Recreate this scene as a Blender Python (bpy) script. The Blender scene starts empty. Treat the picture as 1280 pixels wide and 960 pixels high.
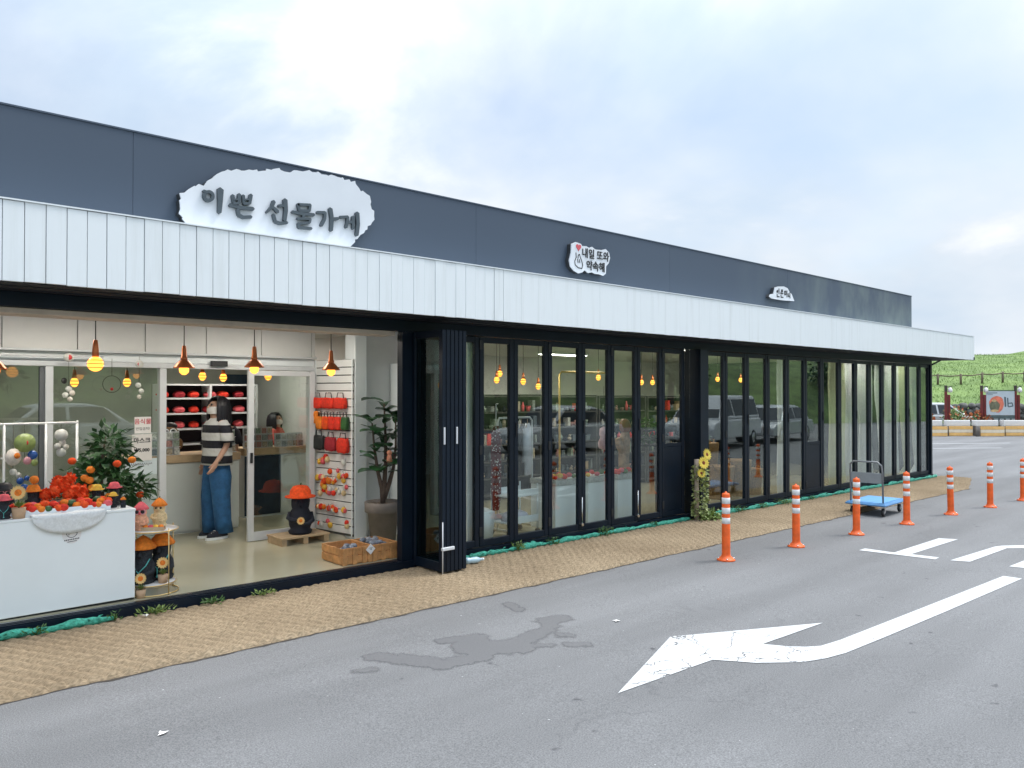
import bpy, bmesh, math, random
from mathutils import Vector, Matrix, noise

# ------------------------------------------------------------ camera, sky, sun, exposure
scene = bpy.context.scene
COL = scene.collection
R = math.radians
cam_data = bpy.data.cameras.new("camera")
cam_data.sensor_width = 36.0
cam_data.lens = 27.14
cam_data.clip_start = 0.05
cam_data.clip_end = 3000
cam = bpy.data.objects.new("camera", cam_data)
COL.objects.link(cam)
cam.location = (0, 0, 1.8)
cam.rotation_euler = (R(90.594), 0, R(-42.207))
scene.camera = cam

SUN_EL, SUN_AZ = R(62), R(112)      # azimuth counted from +Y towards +X
world = bpy.data.worlds.new("World")
scene.world = world
world.use_nodes = True
wn, wl = world.node_tree.nodes, world.node_tree.links
wn.clear()
def W(t, **k):
    n = wn.new(t)
    for a, b in k.items(): setattr(n, a, b)
    return n
wout = W('ShaderNodeOutputWorld'); bg = W('ShaderNodeBackground')
sky = W('ShaderNodeTexSky', sky_type='NISHITA', sun_disc=False)
sky.sun_elevation = SUN_EL; sky.sun_rotation = SUN_AZ
sky.air_density = 1.0; sky.dust_density = 2.0; sky.ozone_density = 1.0
tc = W('ShaderNodeTexCoord')
sep = W('ShaderNodeSeparateXYZ'); wl.new(tc.outputs['Generated'], sep.inputs[0])
def wmath(op, a, b=None, c=None, clamp=False):
    n = W('ShaderNodeMath', operation=op, use_clamp=clamp)
    for i, v in enumerate((a, b, c)):
        if v is None: continue
        if isinstance(v, (int, float)): n.inputs[i].default_value = v
        else: wl.new(v, n.inputs[i])
    return n.outputs[0]
up = wmath('MAXIMUM', sep.outputs[2], 0.0)
den = wmath('ADD', up, 0.42)
cx_ = wmath('DIVIDE', sep.outputs[0], den); cy_ = wmath('DIVIDE', sep.outputs[1], den)
cmb = W('ShaderNodeCombineXYZ'); wl.new(cx_, cmb.inputs[0]); wl.new(cy_, cmb.inputs[1])
n1 = W('ShaderNodeTexNoise'); n1.inputs['Scale'].default_value = 1.5; n1.inputs['Detail'].default_value = 8; n1.inputs['Roughness'].default_value = 0.56; n1.inputs['Distortion'].default_value = 0.35
n2 = W('ShaderNodeTexNoise'); n2.inputs['Scale'].default_value = 2.2; n2.inputs['Detail'].default_value = 4; n2.inputs['Roughness'].default_value = 0.55
off = W('ShaderNodeVectorMath', operation='ADD'); off.inputs[1].default_value = (25.8402, 23.6119, 1.0)
wl.new(cmb.outputs[0], off.inputs[0])
wl.new(off.outputs[0], n1.inputs['Vector']); wl.new(off.outputs[0], n2.inputs['Vector'])
ramp = W('ShaderNodeMapRange'); ramp.inputs['From Min'].default_value = 0.36; ramp.inputs['From Max'].default_value = 0.62
wl.new(n1.outputs['Fac'], ramp.inputs['Value'])
cl_soft = wmath('MULTIPLY_ADD', ramp.outputs[0], 0.56, 0.42, clamp=True)          # thin veil nearly everywhere
hz = W('ShaderNodeMapRange'); hz.inputs['From Min'].default_value = 0.0; hz.inputs['From Max'].default_value = 0.20
hz.inputs['To Min'].default_value = 0.55; hz.inputs['To Max'].default_value = 0.0
wl.new(up, hz.inputs['Value'])
cover = wmath('ADD', cl_soft, hz.outputs[0], clamp=True)
ccol = W('ShaderNodeMix', data_type='RGBA')
shade = W('ShaderNodeMapRange'); shade.inputs['From Min'].default_value = 0.35; shade.inputs['From Max'].default_value = 0.65
wl.new(n2.outputs['Fac'], shade.inputs['Value'])
wl.new(shade.outputs[0], ccol.inputs['Factor'])
ccol.inputs['A'].default_value = (0.455, 0.535, 0.625, 1); ccol.inputs['B'].default_value = (0.59, 0.63, 0.675, 1)
# an overcast veil is brighter overhead than at the horizon
cie = wmath('MULTIPLY_ADD', wmath('POWER', up, 3.0), 3.1, 0.76)
puff = W('ShaderNodeMapRange'); puff.inputs['From Min'].default_value = 0.55; puff.inputs['From Max'].default_value = 0.74; puff.interpolation_type = 'SMOOTHSTEP'
wl.new(n1.outputs['Fac'], puff.inputs['Value'])
pc = W('ShaderNodeMix', data_type='RGBA'); wl.new(puff.outputs[0], pc.inputs['Factor']); wl.new(ccol.outputs['Result'], pc.inputs['A']); pc.inputs['B'].default_value = (0.74, 0.75, 0.77, 1)
cm = W('ShaderNodeVectorMath', operation='SCALE'); wl.new(pc.outputs['Result'], cm.inputs[0]); wl.new(cie, cm.inputs['Scale'])
skm = W('ShaderNodeVectorMath', operation='SCALE'); wl.new(sky.outputs[0], skm.inputs[0]); skm.inputs['Scale'].default_value = 0.10
mixw = W('ShaderNodeMix', data_type='RGBA')
wl.new(cover, mixw.inputs['Factor']); wl.new(skm.outputs[0], mixw.inputs['A']); wl.new(cm.outputs[0], mixw.inputs['B'])
wl.new(mixw.outputs['Result'], bg.inputs['Color']); bg.inputs['Strength'].default_value = 1.0
wl.new(bg.outputs[0], wout.inputs[0])

sun_data = bpy.data.lights.new("sun", 'SUN')
sun_data.energy = 1.5; sun_data.angle = R(14); sun_data.color = (1.0, 0.97, 0.93)
sun = bpy.data.objects.new("sun", sun_data); COL.objects.link(sun)
sd = Vector((math.sin(SUN_AZ) * math.cos(SUN_EL), math.cos(SUN_AZ) * math.cos(SUN_EL), math.sin(SUN_EL)))
sun.rotation_euler = (-sd).to_track_quat('-Z', 'Y').to_euler()
sun.location = (0, -20, 30)

vs = scene.view_settings
vs.view_transform = 'Standard'; vs.look = 'None'; vs.exposure = 0.92; vs.gamma = 1.0
scene.render.engine = 'CYCLES'
cy = scene.cycles
cy.use_denoising = True; cy.max_bounces = 8; cy.transparent_max_bounces = 16; cy.diffuse_bounces = 4; cy.glossy_bounces = 4
cy.sample_clamp_indirect = 6.0; cy.caustics_reflective = False; cy.caustics_refractive = False

# ------------------------------------------------------------ helpers
rnd = random.Random(7)
class MB:
    """collects shapes and links them as ONE mesh object"""
    def __init__(s): s.v = []; s.f = []; s.sm = []
    def add(s, vs_, fs, smooth=False):
        o = len(s.v); s.v += [tuple(p) for p in vs_]
        for f in fs: s.f.append(tuple(i + o for i in f)); s.sm.append(smooth)
        return s
    def box(s, x0, x1, y0, y1, z0, z1, b=0.0):
        if b > 0:
            bm = bmesh.new(); bmesh.ops.create_cube(bm, size=1)
            for v in bm.verts:
                v.co = Vector(((x0 + x1) / 2 + v.co.x * (x1 - x0), (y0 + y1) / 2 + v.co.y * (y1 - y0), (z0 + z1) / 2 + v.co.z * (z1 - z0)))
            bmesh.ops.bevel(bm, geom=bm.edges[:], offset=b, segments=1, affect='EDGES')
            bm.verts.ensure_lookup_table()
            s.add([v.co[:] for v in bm.verts], [[v.index for v in f.verts] for f in bm.faces]); bm.free()
            return s
        return s.hexa([(x0, y0), (x1, y0), (x1, y1), (x0, y1)], z0, z1)
    def hexa(s, poly, z0, z1):
        """prism over an xy polygon; z0/z1 numbers or one per corner"""
        n = len(poly)
        za = z0 if isinstance(z0, (list, tuple)) else [z0] * n
        zb = z1 if isinstance(z1, (list, tuple)) else [z1] * n
        vs_ = [(p[0], p[1], za[i]) for i, p in enumerate(poly)] + [(p[0], p[1], zb[i]) for i, p in enumerate(poly)]
        a = sum(poly[i][0] * poly[(i + 1) % n][1] - poly[(i + 1) % n][0] * poly[i][1] for i in range(n))
        fs = [tuple(range(n - 1, -1, -1)), tuple(range(n, 2 * n))] + [(i, (i + 1) % n, n + (i + 1) % n, n + i) for i in range(n)]
        if a < 0: fs = [tuple(reversed(f)) for f in fs]
        return s.add(vs_, fs)
    def xz(s, poly, y0, y1):
        """prism of an xz polygon between two depths (y0 front)"""
        n = len(poly)
        vs_ = [(p[0], y0, p[1]) for p in poly] + [(p[0], y1, p[1]) for p in poly]
        a = sum(poly[i][0] * poly[(i + 1) % n][1] - poly[(i + 1) % n][0] * poly[i][1] for i in range(n))
        fs = [tuple(range(n)), tuple(range(2 * n - 1, n - 1, -1))] + [(i, n + i, n + (i + 1) % n, (i + 1) % n) for i in range(n)]
        if a < 0: fs = [tuple(reversed(f)) for f in fs]
        return s.add(vs_, fs)
    def tube(s, pts, r, n=8, cap=True, smooth=True, sx=1.0):
        pts = [Vector(p) for p in pts]; m = len(pts)
        rr = r if isinstance(r, (list, tuple)) else [r] * m
        rings = []; pu = None
        for i, p in enumerate(pts):
            d = (pts[min(i + 1, m - 1)] - pts[max(i - 1, 0)])
            if d.length < 1e-9: d = Vector((0, 0, 1))
            d.normalize()
            if pu is None:
                u = d.cross(Vector((0, 0, 1)))
                if u.length < 1e-3: u = Vector((1, 0, 0))
            else:
                u = pu - d * pu.dot(d)
            u.normalize(); pu = u; w = d.cross(u)
            rings.append([p + (u * math.cos(2 * math.pi * k / n) * sx + w * math.sin(2 * math.pi * k / n)) * rr[i] for k in range(n)])
        vs_ = [v for rg in rings for v in rg]; fs = []
        for i in range(m - 1):
            for k in range(n):
                fs.append((i * n + k, i * n + (k + 1) % n, (i + 1) * n + (k + 1) % n, (i + 1) * n + k))
        if cap: fs += [tuple(range(n - 1, -1, -1)), tuple((m - 1) * n + k for k in range(n))]
        return s.add(vs_, fs, smooth)
    def lathe(s, prof, n=16, c=(0, 0, 0), ex=1.0, ey=1.0, wob=0.0, smooth=True):
        vs_ = []; m = len(prof)
        for i, (r, z) in enumerate(prof):
            for k in range(n):
                a = 2 * math.pi * k / n
                q = r * (1 + (wob * noise.noise(Vector((math.cos(a) * 2 + c[0] * 9, math.sin(a) * 2 + c[1] * 7, z * 14 + i))) if wob else 0))
                vs_.append((c[0] + q * math.cos(a) * ex, c[1] + q * math.sin(a) * ey, c[2] + z))
        fs = []
        for i in range(m - 1):
            for k in range(n):
                fs.append((i * n + k, i * n + (k + 1) % n, (i + 1) * n + (k + 1) % n, (i + 1) * n + k))
        fs += [tuple(range(n - 1, -1, -1)), tuple((m - 1) * n + k for k in range(n))]
        return s.add(vs_, fs, smooth)
    def ball(s, c, r, n=10, m=6, sx=1, sy=1, sz=1, wob=0.0):
        prof = []
        for i in range(m + 1):
            a = -math.pi / 2 + math.pi * i / m
            prof.append((max(1e-4, math.cos(a)) * r, math.sin(a) * r * sz))
        return s.lathe(prof, n, c, sx, sy, wob)
    def leaf(s, p, d, nrm, L, w):
        p = Vector(p); d = Vector(d).normalized(); nrm = Vector(nrm)
        t = d.cross(nrm)
        if t.length < 1e-4: t = d.orthogonal()
        t.normalize(); u = t.cross(d)
        a = p; b = p + d * L * .45 + t * w * .5 + u * L * .06; c = p + d * L; e = p + d * L * .45 - t * w * .5 + u * L * .06
        return s.add([a, b, c, e], [(0, 1, 2, 3)])
    def build(s, name, m, parent=None, loc=(0, 0, 0), rz=0.0):
        me = bpy.data.meshes.new(name); me.from_pydata(s.v, [], s.f); me.update()
        me.polygons.foreach_set('use_smooth', s.sm)
        if m is not None: me.materials.append(m)
        return link(name, me, parent, loc, rz)
def link(name, me, parent=None, loc=(0, 0, 0), rz=0.0):
    o = bpy.data.objects.new(name, me); COL.objects.link(o)
    o.location = loc; o.rotation_euler = (0, 0, rz)
    if parent is not None: o.parent = parent
    return o
def tag(o, label=None, cat=None, group=None, kind=None):
    if label: o['label'] = label
    if cat: o['category'] = cat
    if group: o['group'] = group
    if kind: o['kind'] = kind
    return o
def T(name, label, cat, loc=(0, 0, 0), rz=0.0, group=None):
    return tag(link(name, None, None, loc, rz), label, cat, group)
def copy_tree(o, parent=None):
    c = o.copy(); COL.objects.link(c); c.parent = parent
    for ch in list(o.children): copy_tree(ch, c)
    return c
def gz(x): return -0.009 * min(max(x - 1, 0), 20)     # the lot falls gently along the shop front
def fl(x): return gz(x) + 0.10                        # shop floor
def stroke(pts, w0, w1, k=6):
    """outline polygon of a brush stroke in a plane"""
    P = [Vector(p) for p in pts]; m = len(P); Lf = []; Rt = []
    for i in range(m):
        d = (P[min(i + 1, m - 1)] - P[max(i - 1, 0)]).normalized(); nn = Vector((-d.y, d.x))
        w = (w0 + (w1 - w0) * i / max(1, m - 1)) / 2
        Lf.append(P[i] + nn * w); Rt.append(P[i] - nn * w)
    d0 = (P[1] - P[0]).normalized(); d1 = (P[-1] - P[-2]).normalized()
    return [P[0] - d0 * w0 * .35 - Vector((-d0.y, d0.x)) * w0 * .1] + Rt + [P[-1] + d1 * w1 * .4] + list(reversed(Lf))
def strip(mb, pts, w0, w1, y0, y1):
    """brush stroke prism in an xz plane, one quad run per segment so sharp bends stay clean"""
    P = [Vector(p) for p in pts]; m = len(P)
    for i in range(m - 1):
        a = w0 + (w1 - w0) * i / max(1, m - 1); b = w0 + (w1 - w0) * (i + 1) / max(1, m - 1)
        jit = 0.0005 * (i % 3)
        mb.xz([tuple(q) for q in stroke([P[i], P[i + 1]], a, b)], y0 + jit, y1)

# ------------------------------------------------------------ materials
def principled(name):
    m = bpy.data.materials.new(name); m.use_nodes = True
    return m, m.node_tree.nodes, m.node_tree.links, m.node_tree.nodes['Principled BSDF']
_M = {}
def pm(name, col, rough=.6, var=.18, scale=9.0, bump=0.0, bscale=60.0, metal=0.0, spec=.5, emit=None, est=0.0, hue2=None):
    if name in _M: return _M[name]
    m, n, l, b = principled(name)
    b.inputs['Roughness'].default_value = rough; b.inputs['Metallic'].default_value = metal
    b.inputs['Specular IOR Level'].default_value = spec
    t = n.new('ShaderNodeTexCoord')
    nz = n.new('ShaderNodeTexNoise'); nz.inputs['Scale'].default_value = scale; nz.inputs['Detail'].default_value = 5; nz.inputs['Roughness'].default_value = .62
    l.new(t.outputs['Object'], nz.inputs['Vector'])
    mr = n.new('ShaderNodeMapRange'); mr.inputs['From Min'].default_value = .3; mr.inputs['From Max'].default_value = .7
    l.new(nz.outputs['Fac'], mr.inputs['Value'])
    mx = n.new('ShaderNodeMix'); mx.data_type = 'RGBA'
    l.new(mr.outputs[0], mx.inputs['Factor'])
    a = [c * (1 - var) for c in col]; c2 = hue2 or [min(1, c * (1 + var)) for c in col]
    mx.inputs['A'].default_value = (*a, 1); mx.inputs['B'].default_value = (*c2, 1)
    l.new(mx.outputs['Result'], b.inputs['Base Color'])
    if bump:
        nb = n.new('ShaderNodeTexNoise'); nb.inputs['Scale'].default_value = bscale; nb.inputs['Detail'].default_value = 3
        l.new(t.outputs['Object'], nb.inputs['Vector'])
        bp = n.new('ShaderNodeBump'); bp.inputs['Strength'].default_value = bump; bp.inputs['Distance'].default_value = .01
        l.new(nb.outputs['Fac'], bp.inputs['Height']); l.new(bp.outputs[0], b.inputs['Normal'])
    if emit:
        b.inputs['Emission Color'].default_value = (*emit, 1); b.inputs['Emission Strength'].default_value = est
    _M[name] = m
    return m
def glass_mat(name, tint, boost, rough=0.0):
    m, n, l, b = principled(name); n.remove(b)
    out = [x for x in n if x.type == 'OUTPUT_MATERIAL'][0]
    tr = n.new('ShaderNodeBsdfTransparent'); tr.inputs[0].default_value = (*tint, 1)
    gl = n.new('ShaderNodeBsdfGlossy'); gl.inputs['Roughness'].default_value = rough; gl.inputs['Color'].default_value = (.95, 1, .98, 1)
    # Schlick reflectance, the same from both sides of the sheet
    ge = n.new('ShaderNodeNewGeometry'); dt = n.new('ShaderNodeVectorMath'); dt.operation = 'DOT_PRODUCT'
    l.new(ge.outputs['Normal'], dt.inputs[0]); l.new(ge.outputs['Incoming'], dt.inputs[1])
    ab = n.new('ShaderNodeMath'); ab.operation = 'ABSOLUTE'; l.new(dt.outputs['Value'], ab.inputs[0])
    iv = n.new('ShaderNodeMath'); iv.operation = 'SUBTRACT'; iv.inputs[0].default_value = 1.0; l.new(ab.outputs[0], iv.inputs[1])
    pw_ = n.new('ShaderNodeMath'); pw_.operation = 'POWER'; pw_.inputs[1].default_value = 4.0; l.new(iv.outputs[0], pw_.inputs[0])
    mu = n.new('ShaderNodeMath'); mu.operation = 'MULTIPLY_ADD'; mu.use_clamp = True
    mu.inputs[1].default_value = 0.9; mu.inputs[2].default_value = boost
    l.new(pw_.outputs[0], mu.inputs[0])
    mx = n.new('ShaderNodeMixShader'); l.new(mu.outputs[0], mx.inputs[0]); l.new(tr.outputs[0], mx.inputs[1]); l.new(gl.outputs[0], mx.inputs[2])
    l.new(mx.outputs[0], out.inputs['Surface'])
    return m
GLASS = glass_mat('window_glass', (.93, .965, .95), .055)
DGLASS = glass_mat('tinted_glass', (.55, .72, .72), .05)
WHITE = pm('white_paint', (.78, .825, .845), .5, .03, 3)
WALLW = pm('white_wall', (.78, .785, .78), .7, .04, 2)
FRAME = pm('navy_black_frame', (.0035, .009, .019), .4, .25, 4, spec=.28)
SOFFIT = pm('dark_soffit', (.003, .005, .011), .7, .2, 3)
WFRAME = pm('white_aluminium', (.62, .64, .66), .4, .05, 6)
WOODT = pm('pale_wood', (.50, .36, .22), .6, .2, 5, bump=.2, bscale=40)
CRATE = pm('orange_pine', (.52, .25, .09), .6, .35, 11, bump=.3, bscale=60)
BLACKP = pm('black_plastic', (.015, .016, .018), .5, .3, 10)
CHROME = pm('chrome', (.6, .6, .6), .2, .1, 10, metal=1)
ORANGE = pm('orange_felt', (.80, .22, .02), .85, .25, 30, bump=.4, bscale=200)
RED = pm('red_felt', (.72, .035, .015), .85, .25, 30, bump=.4, bscale=200)
REDOR = pm('red_orange_felt', (.80, .08, .01), .85, .25, 30, bump=.4, bscale=200)
PINK = pm('pink_felt', (.75, .12, .14), .85, .2, 30, bump=.4, bscale=200)
YELL = pm('yellow_felt', (.80, .48, .06), .85, .2, 30, bump=.4, bscale=200)
CREAM = pm('cream_knit', (.72, .55, .30), .9, .25, 60, bump=.5, bscale=150)
BASALT = pm('basalt_black', (.020, .024, .030), .8, .4, 30, bump=.8, bscale=90)
TEAL = pm('teal_cord', (.10, .45, .42), .6, .1, 20)
TERRA = pm('tan_pot', (.55, .36, .22), .8, .15, 14)
GREYPOT = pm('taupe_pot', (.22, .19, .17), .75, .12, 8, bump=.15, bscale=60)
LEAF = pm('leaf_green', (.045, .13, .03), .5, .5, 7, hue2=(.10, .22, .04))
LEAFD = pm('leaf_dark', (.022, .085, .03), .38, .45, 7, hue2=(.05, .15, .04))
LEAFL = pm('leaf_light', (.12, .24, .05), .5, .4, 9, hue2=(.28, .36, .10))
BARK = pm('bark', (.14, .10, .08), .85, .4, 14, bump=.6, bscale=50)
GOLD = pm('brass_wire', (.75, .55, .25), .35, .1, 8, metal=.8)
COPPER = pm('copper_lamp', (.55, .17, .06), .3, .15, 8, metal=.7)
CORD = pm('dark_cord', (.03, .028, .025), .6, .1, 8)
BULB = pm('warm_bulb', (.9, .5, .12), .4, .05, 8, emit=(1.0, .36, .04), est=1.7)
SKIN = pm('skin', (.52, .31, .22), .5, .06, 12)
HAIR = pm('black_hair', (.012, .012, .018), .4, .3, 40)
NAVYC = pm('navy_cloth', (.014, .017, .030), .8, .2, 20, bump=.2, bscale=120)
PAPER = pm('paper', (.78, .76, .74), .7, .04, 5)
INK = pm('black_ink', (.02, .02, .022), .6, .1, 5)
INKR = pm('red_ink', (.60, .10, .12), .6, .1, 5)
# ------------------------------------------------------------ ground
def mat_asphalt():
    m, n, l, b = principled('asphalt')
    t = n.new('ShaderNodeTexCoord')
    def nz(s, d=4, r=.6):
        x = n.new('ShaderNodeTexNoise'); x.inputs['Scale'].default_value = s; x.inputs['Detail'].default_value = d; x.inputs['Roughness'].default_value = r
        l.new(t.outputs['Object'], x.inputs['Vector']); return x.outputs['Fac']
    def mr(v, a, c, d=0., e=1.):
        x = n.new('ShaderNodeMapRange'); l.new(v, x.inputs['Value'])
        for k, q in zip(('From Min', 'From Max', 'To Min', 'To Max'), (a, c, d, e)): x.inputs[k].default_value = q
        return x.outputs[0]
    def mix(f, a, c):
        x = n.new('ShaderNodeMix'); x.data_type = 'RGBA'; l.new(f, x.inputs['Factor'])
        for k, q in (('A', a), ('B', c)):
            if isinstance(q, tuple): x.inputs[k].default_value = (*q, 1)
            else: l.new(q, x.inputs[k])
        return x.outputs['Result']
    big = mix(mr(nz(.35, 5), .3, .7), (.126, .127, .130), (.176, .178, .182))
    grain = mix(mr(nz(120, 3, .7), .34, .68), (.070, .071, .072), (.295, .298, .302))
    x = n.new('ShaderNodeMix'); x.data_type = 'RGBA'; x.inputs['Factor'].default_value = .55
    l.new(big, x.inputs['A']); l.new(grain, x.inputs['B'])
    spots = mix(mr(nz(5.5, 3, .55), .70, .76), x.outputs['Result'], (.075, .075, .08))
    wv = n.new('ShaderNodeTexVoronoi'); wv.feature = 'DISTANCE_TO_EDGE'; wv.inputs['Scale'].default_value = .55
    wo = n.new('ShaderNodeTexNoise'); wo.inputs['Scale'].default_value = 2.2; wo.inputs['Detail'].default_value = 6; l.new(t.outputs['Object'], wo.inputs['Vector'])
    wa = n.new('ShaderNodeVectorMath'); wa.operation = 'MULTIPLY_ADD'; wa.inputs[1].default_value = (.8, .8, .8); l.new(wo.outputs['Color'], wa.inputs[0]); l.new(t.outputs['Object'], wa.inputs[2]); l.new(wa.outputs[0], wv.inputs['Vector'])
    ck = n.new('ShaderNodeMath'); ck.operation = 'MULTIPLY'; l.new(mr(wv.outputs['Distance'], .003, .009, .22, 0.), ck.inputs[0]); l.new(mr(nz(.6, 2), .5, .6), ck.inputs[1])
    spots = mix(ck.outputs[0], spots, (.07, .07, .075))
    mp = n.new('ShaderNodeMapping'); mp.inputs['Scale'].default_value = (.16, 1.3, 1); l.new(t.outputs['Object'], mp.inputs['Vector'])
    tn = n.new('ShaderNodeTexNoise'); tn.inputs['Scale'].default_value = 1; tn.inputs['Detail'].default_value = 3; l.new(mp.outputs[0], tn.inputs['Vector'])
    lane = n.new('ShaderNodeMix'); lane.data_type = 'RGBA'; lane.blend_type = 'MULTIPLY'; lane.inputs['Factor'].default_value = 1; l.new(spots, lane.inputs['A'])
    lc = n.new('ShaderNodeCombineColor'); lv = mr(tn.outputs['Fac'], .35, .65, .84, 1.1); [l.new(lv, lc.inputs[k]) for k in range(3)]; l.new(lc.outputs[0], lane.inputs['B']); spots = lane.outputs['Result']
    chips = mix(mr(nz(28, 1), .80, .815), spots, (.40, .40, .40))
    l.new(chips, b.inputs['Base Color'])
    b.inputs['Roughness'].default_value = .82; b.inputs['Specular IOR Level'].default_value = .35
    bp = n.new('ShaderNodeBump'); bp.inputs['Strength'].default_value = .8; bp.inputs['Distance'].default_value = .006
    l.new(nz(140, 2), bp.inputs['Height']); l.new(bp.outputs[0], b.inputs['Normal'])
    return m
ASPH = mat_asphalt()
gm = MB()
xs = [-400, -60, 1, 21, 60, 400]; ys = [-400, -60, 0, 60, 400]
gm.add([(x, y, gz(x)) for y in ys for x in xs], [(j * 6 + i, j * 6 + i + 1, (j + 1) * 6 + i + 1, (j + 1) * 6 + i) for j in range(4) for i in range(5)])
asphalt = tag(gm.build('asphalt', ASPH), 'grey worn asphalt of the parking lot', kind='structure')

def flat(name, poly, m, dz, parent=asphalt):
    mb = MB(); mb.add([(x, y, gz(x) + dz) for x, y in poly], [tuple(range(len(poly)))])
    o = mb.build(name, m, parent)
    if o.data.polygons[0].normal.z < 0: o.data.flip_normals()
    return o
def mat_paint():
    m, n, l, b = principled('road_paint')
    out = [x for x in n if x.type == 'OUTPUT_MATERIAL'][0]
    t = n.new('ShaderNodeTexCoord')
    v = n.new('ShaderNodeTexVoronoi'); v.feature = 'DISTANCE_TO_EDGE'; v.inputs['Scale'].default_value = 3.1
    w = n.new('ShaderNodeTexNoise'); w.inputs['Scale'].default_value = 5; w.inputs['Detail'].default_value = 4
    l.new(t.outputs['Object'], w.inputs['Vector'])
    vm = n.new('ShaderNodeVectorMath'); vm.operation = 'MULTIPLY_ADD'; vm.inputs[1].default_value = (.3, .3, .3)
    l.new(w.outputs['Color'], vm.inputs[0]); l.new(t.outputs['Object'], vm.inputs[2]); l.new(vm.outputs[0], v.inputs['Vector'])
    # cracks only in patches, plus chipped spots
    g = n.new('ShaderNodeTexNoise'); g.inputs['Scale'].default_value = .9; l.new(t.outputs['Object'], g.inputs['Vector'])
    sx = n.new('ShaderNodeSeparateXYZ'); l.new(t.outputs['Object'], sx.inputs[0])
    near = n.new('ShaderNodeMapRange'); near.inputs['From Min'].default_value = 5.0; near.inputs['From Max'].default_value = 5.7; near.inputs['To Min'].default_value = 1.0; near.inputs['To Max'].default_value = 0.0; l.new(sx.outputs[0], near.inputs['Value'])
    nm_ = n.new('ShaderNodeMath'); nm_.operation = 'MULTIPLY'; nm_.inputs[0].default_value = .010; l.new(near.outputs[0], nm_.inputs[1])
    lt = n.new('ShaderNodeMath'); lt.operation = 'LESS_THAN'; l.new(v.outputs['Distance'], lt.inputs[0]); l.new(nm_.outputs[0], lt.inputs[1])
    ch = n.new('ShaderNodeTexNoise'); ch.inputs['Scale'].default_value = 22; ch.inputs['Detail'].default_value = 4; l.new(t.outputs['Object'], ch.inputs['Vector'])
    gt = n.new('ShaderNodeMath'); gt.operation = 'GREATER_THAN'; gt.inputs[1].default_value = .72; l.new(ch.outputs['Fac'], gt.inputs[0])
    mx = n.new('ShaderNodeMath'); mx.operation = 'MAXIMUM'; l.new(lt.outputs[0], mx.inputs[0]); l.new(gt.outputs[0], mx.inputs[1])
    cm_ = n.new('ShaderNodeMix'); cm_.data_type = 'RGBA'; cm_.inputs['A'].default_value = (.42, .43, .435, 1); cm_.inputs['B'].default_value = (.58, .59, .595, 1)
    l.new(ch.outputs['Fac'], cm_.inputs['Factor']); l.new(cm_.outputs['Result'], b.inputs['Base Color'])
    b.inputs['Roughness'].default_value = .7
    tr = n.new('ShaderNodeBsdfTransparent'); ms = n.new('ShaderNodeMixShader')
    l.new(mx.outputs[0], ms.inputs[0]); l.new(b.outputs[0], ms.inputs[1]); l.new(tr.outputs[0], ms.inputs[2]); l.new(ms.outputs[0], out.inputs['Surface'])
    return m
PAINT = mat_paint()
flat('painted_arrow', [(3.62, 3.04), (4.78, 3.5), (4.87, 3.45), (5.99, 2.91), (5.14, 2.95), (5.23, 2.80), (5.32, 2.71), (5.42, 2.65), (5.67, 2.62), (6.97, 2.56), (8.98, 2.47), (8.99, 2.31), (7.08, 2.38), (5.95, 2.43), (5.41, 2.46), (5.19, 2.50), (4.99, 2.57), (4.74, 2.77), (4.57, 3.0)], PAINT, .004)
lm1 = MB()
flat('painted_letter', [(9.18, 4.02), (9.35, 4.02), (9.365, 3.69), (10.77, 3.69), (10.88, 3.5), (9.415, 3.52), (9.47, 3.24), (9.32, 3.23)], PAINT, .004)
flat('painted_letter', [(9.39, 3.1), (10.69, 3.03), (10.83, 2.99), (11.11, 2.8), (11.33, 2.61), (11.11, 2.57), (10.69, 2.9), (9.48, 2.93)], PAINT, .004)
flat('painted_letter', [(9.54, 2.57), (10.11, 2.55), (10.76, 2.48), (9.9, 2.3), (9.59, 2.4)], PAINT, .004)
for (x0, y0, x1, y1, w) in [(26.5, 12.2, 31.2, 8.6, .11), (28.6, 13.4, 34.4, 9.2, .11), (27.4, 10.2, 30.4, 12.6, .10), (31.4, 6.8, 37.0, 3.2, .11)]:
    d = Vector((x1 - x0, y1 - y0)).normalized() * w / 2
    flat('painted_line', [(x0 - d.y, y0 + d.x), (x1 - d.y, y1 + d.x), (x1 + d.y, y1 - d.x), (x0 + d.y, y0 - d.x)], PAINT, .004)

# water spill: a sheet with a ragged soaked edge
def mat_wet():
    m, n, l, b = principled('wet_asphalt')
    out = [x for x in n if x.type == 'OUTPUT_MATERIAL'][0]
    at = n.new('ShaderNodeAttribute'); at.attribute_name = 'soak'
    b.inputs['Base Color'].default_value = (.060, .060, .063, 1); b.inputs['Roughness'].default_value = .6
    t = n.new('ShaderNodeTexCoord'); w = n.new('ShaderNodeTexNoise'); w.inputs['Scale'].default_value = 95; l.new(t.outputs['Object'], w.inputs['Vector'])
    mx = n.new('ShaderNodeMix'); mx.data_type = 'RGBA'; mx.inputs['A'].default_value = (.095, .096, .10, 1); mx.inputs['B'].default_value = (.19, .19, .195, 1)
    l.new(w.outputs['Fac'], mx.inputs['Factor']); l.new(mx.outputs['Result'], b.inputs['Base Color'])
    tr = n.new('ShaderNodeBsdfTransparent'); ms = n.new('ShaderNodeMixShader')
    l.new(at.outputs['Fac'], ms.inputs[0]); l.new(tr.outputs[0], ms.inputs[1]); l.new(b.outputs[0], ms.inputs[2]); l.new(ms.outputs[0], out.inputs['Surface'])
    return m
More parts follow.
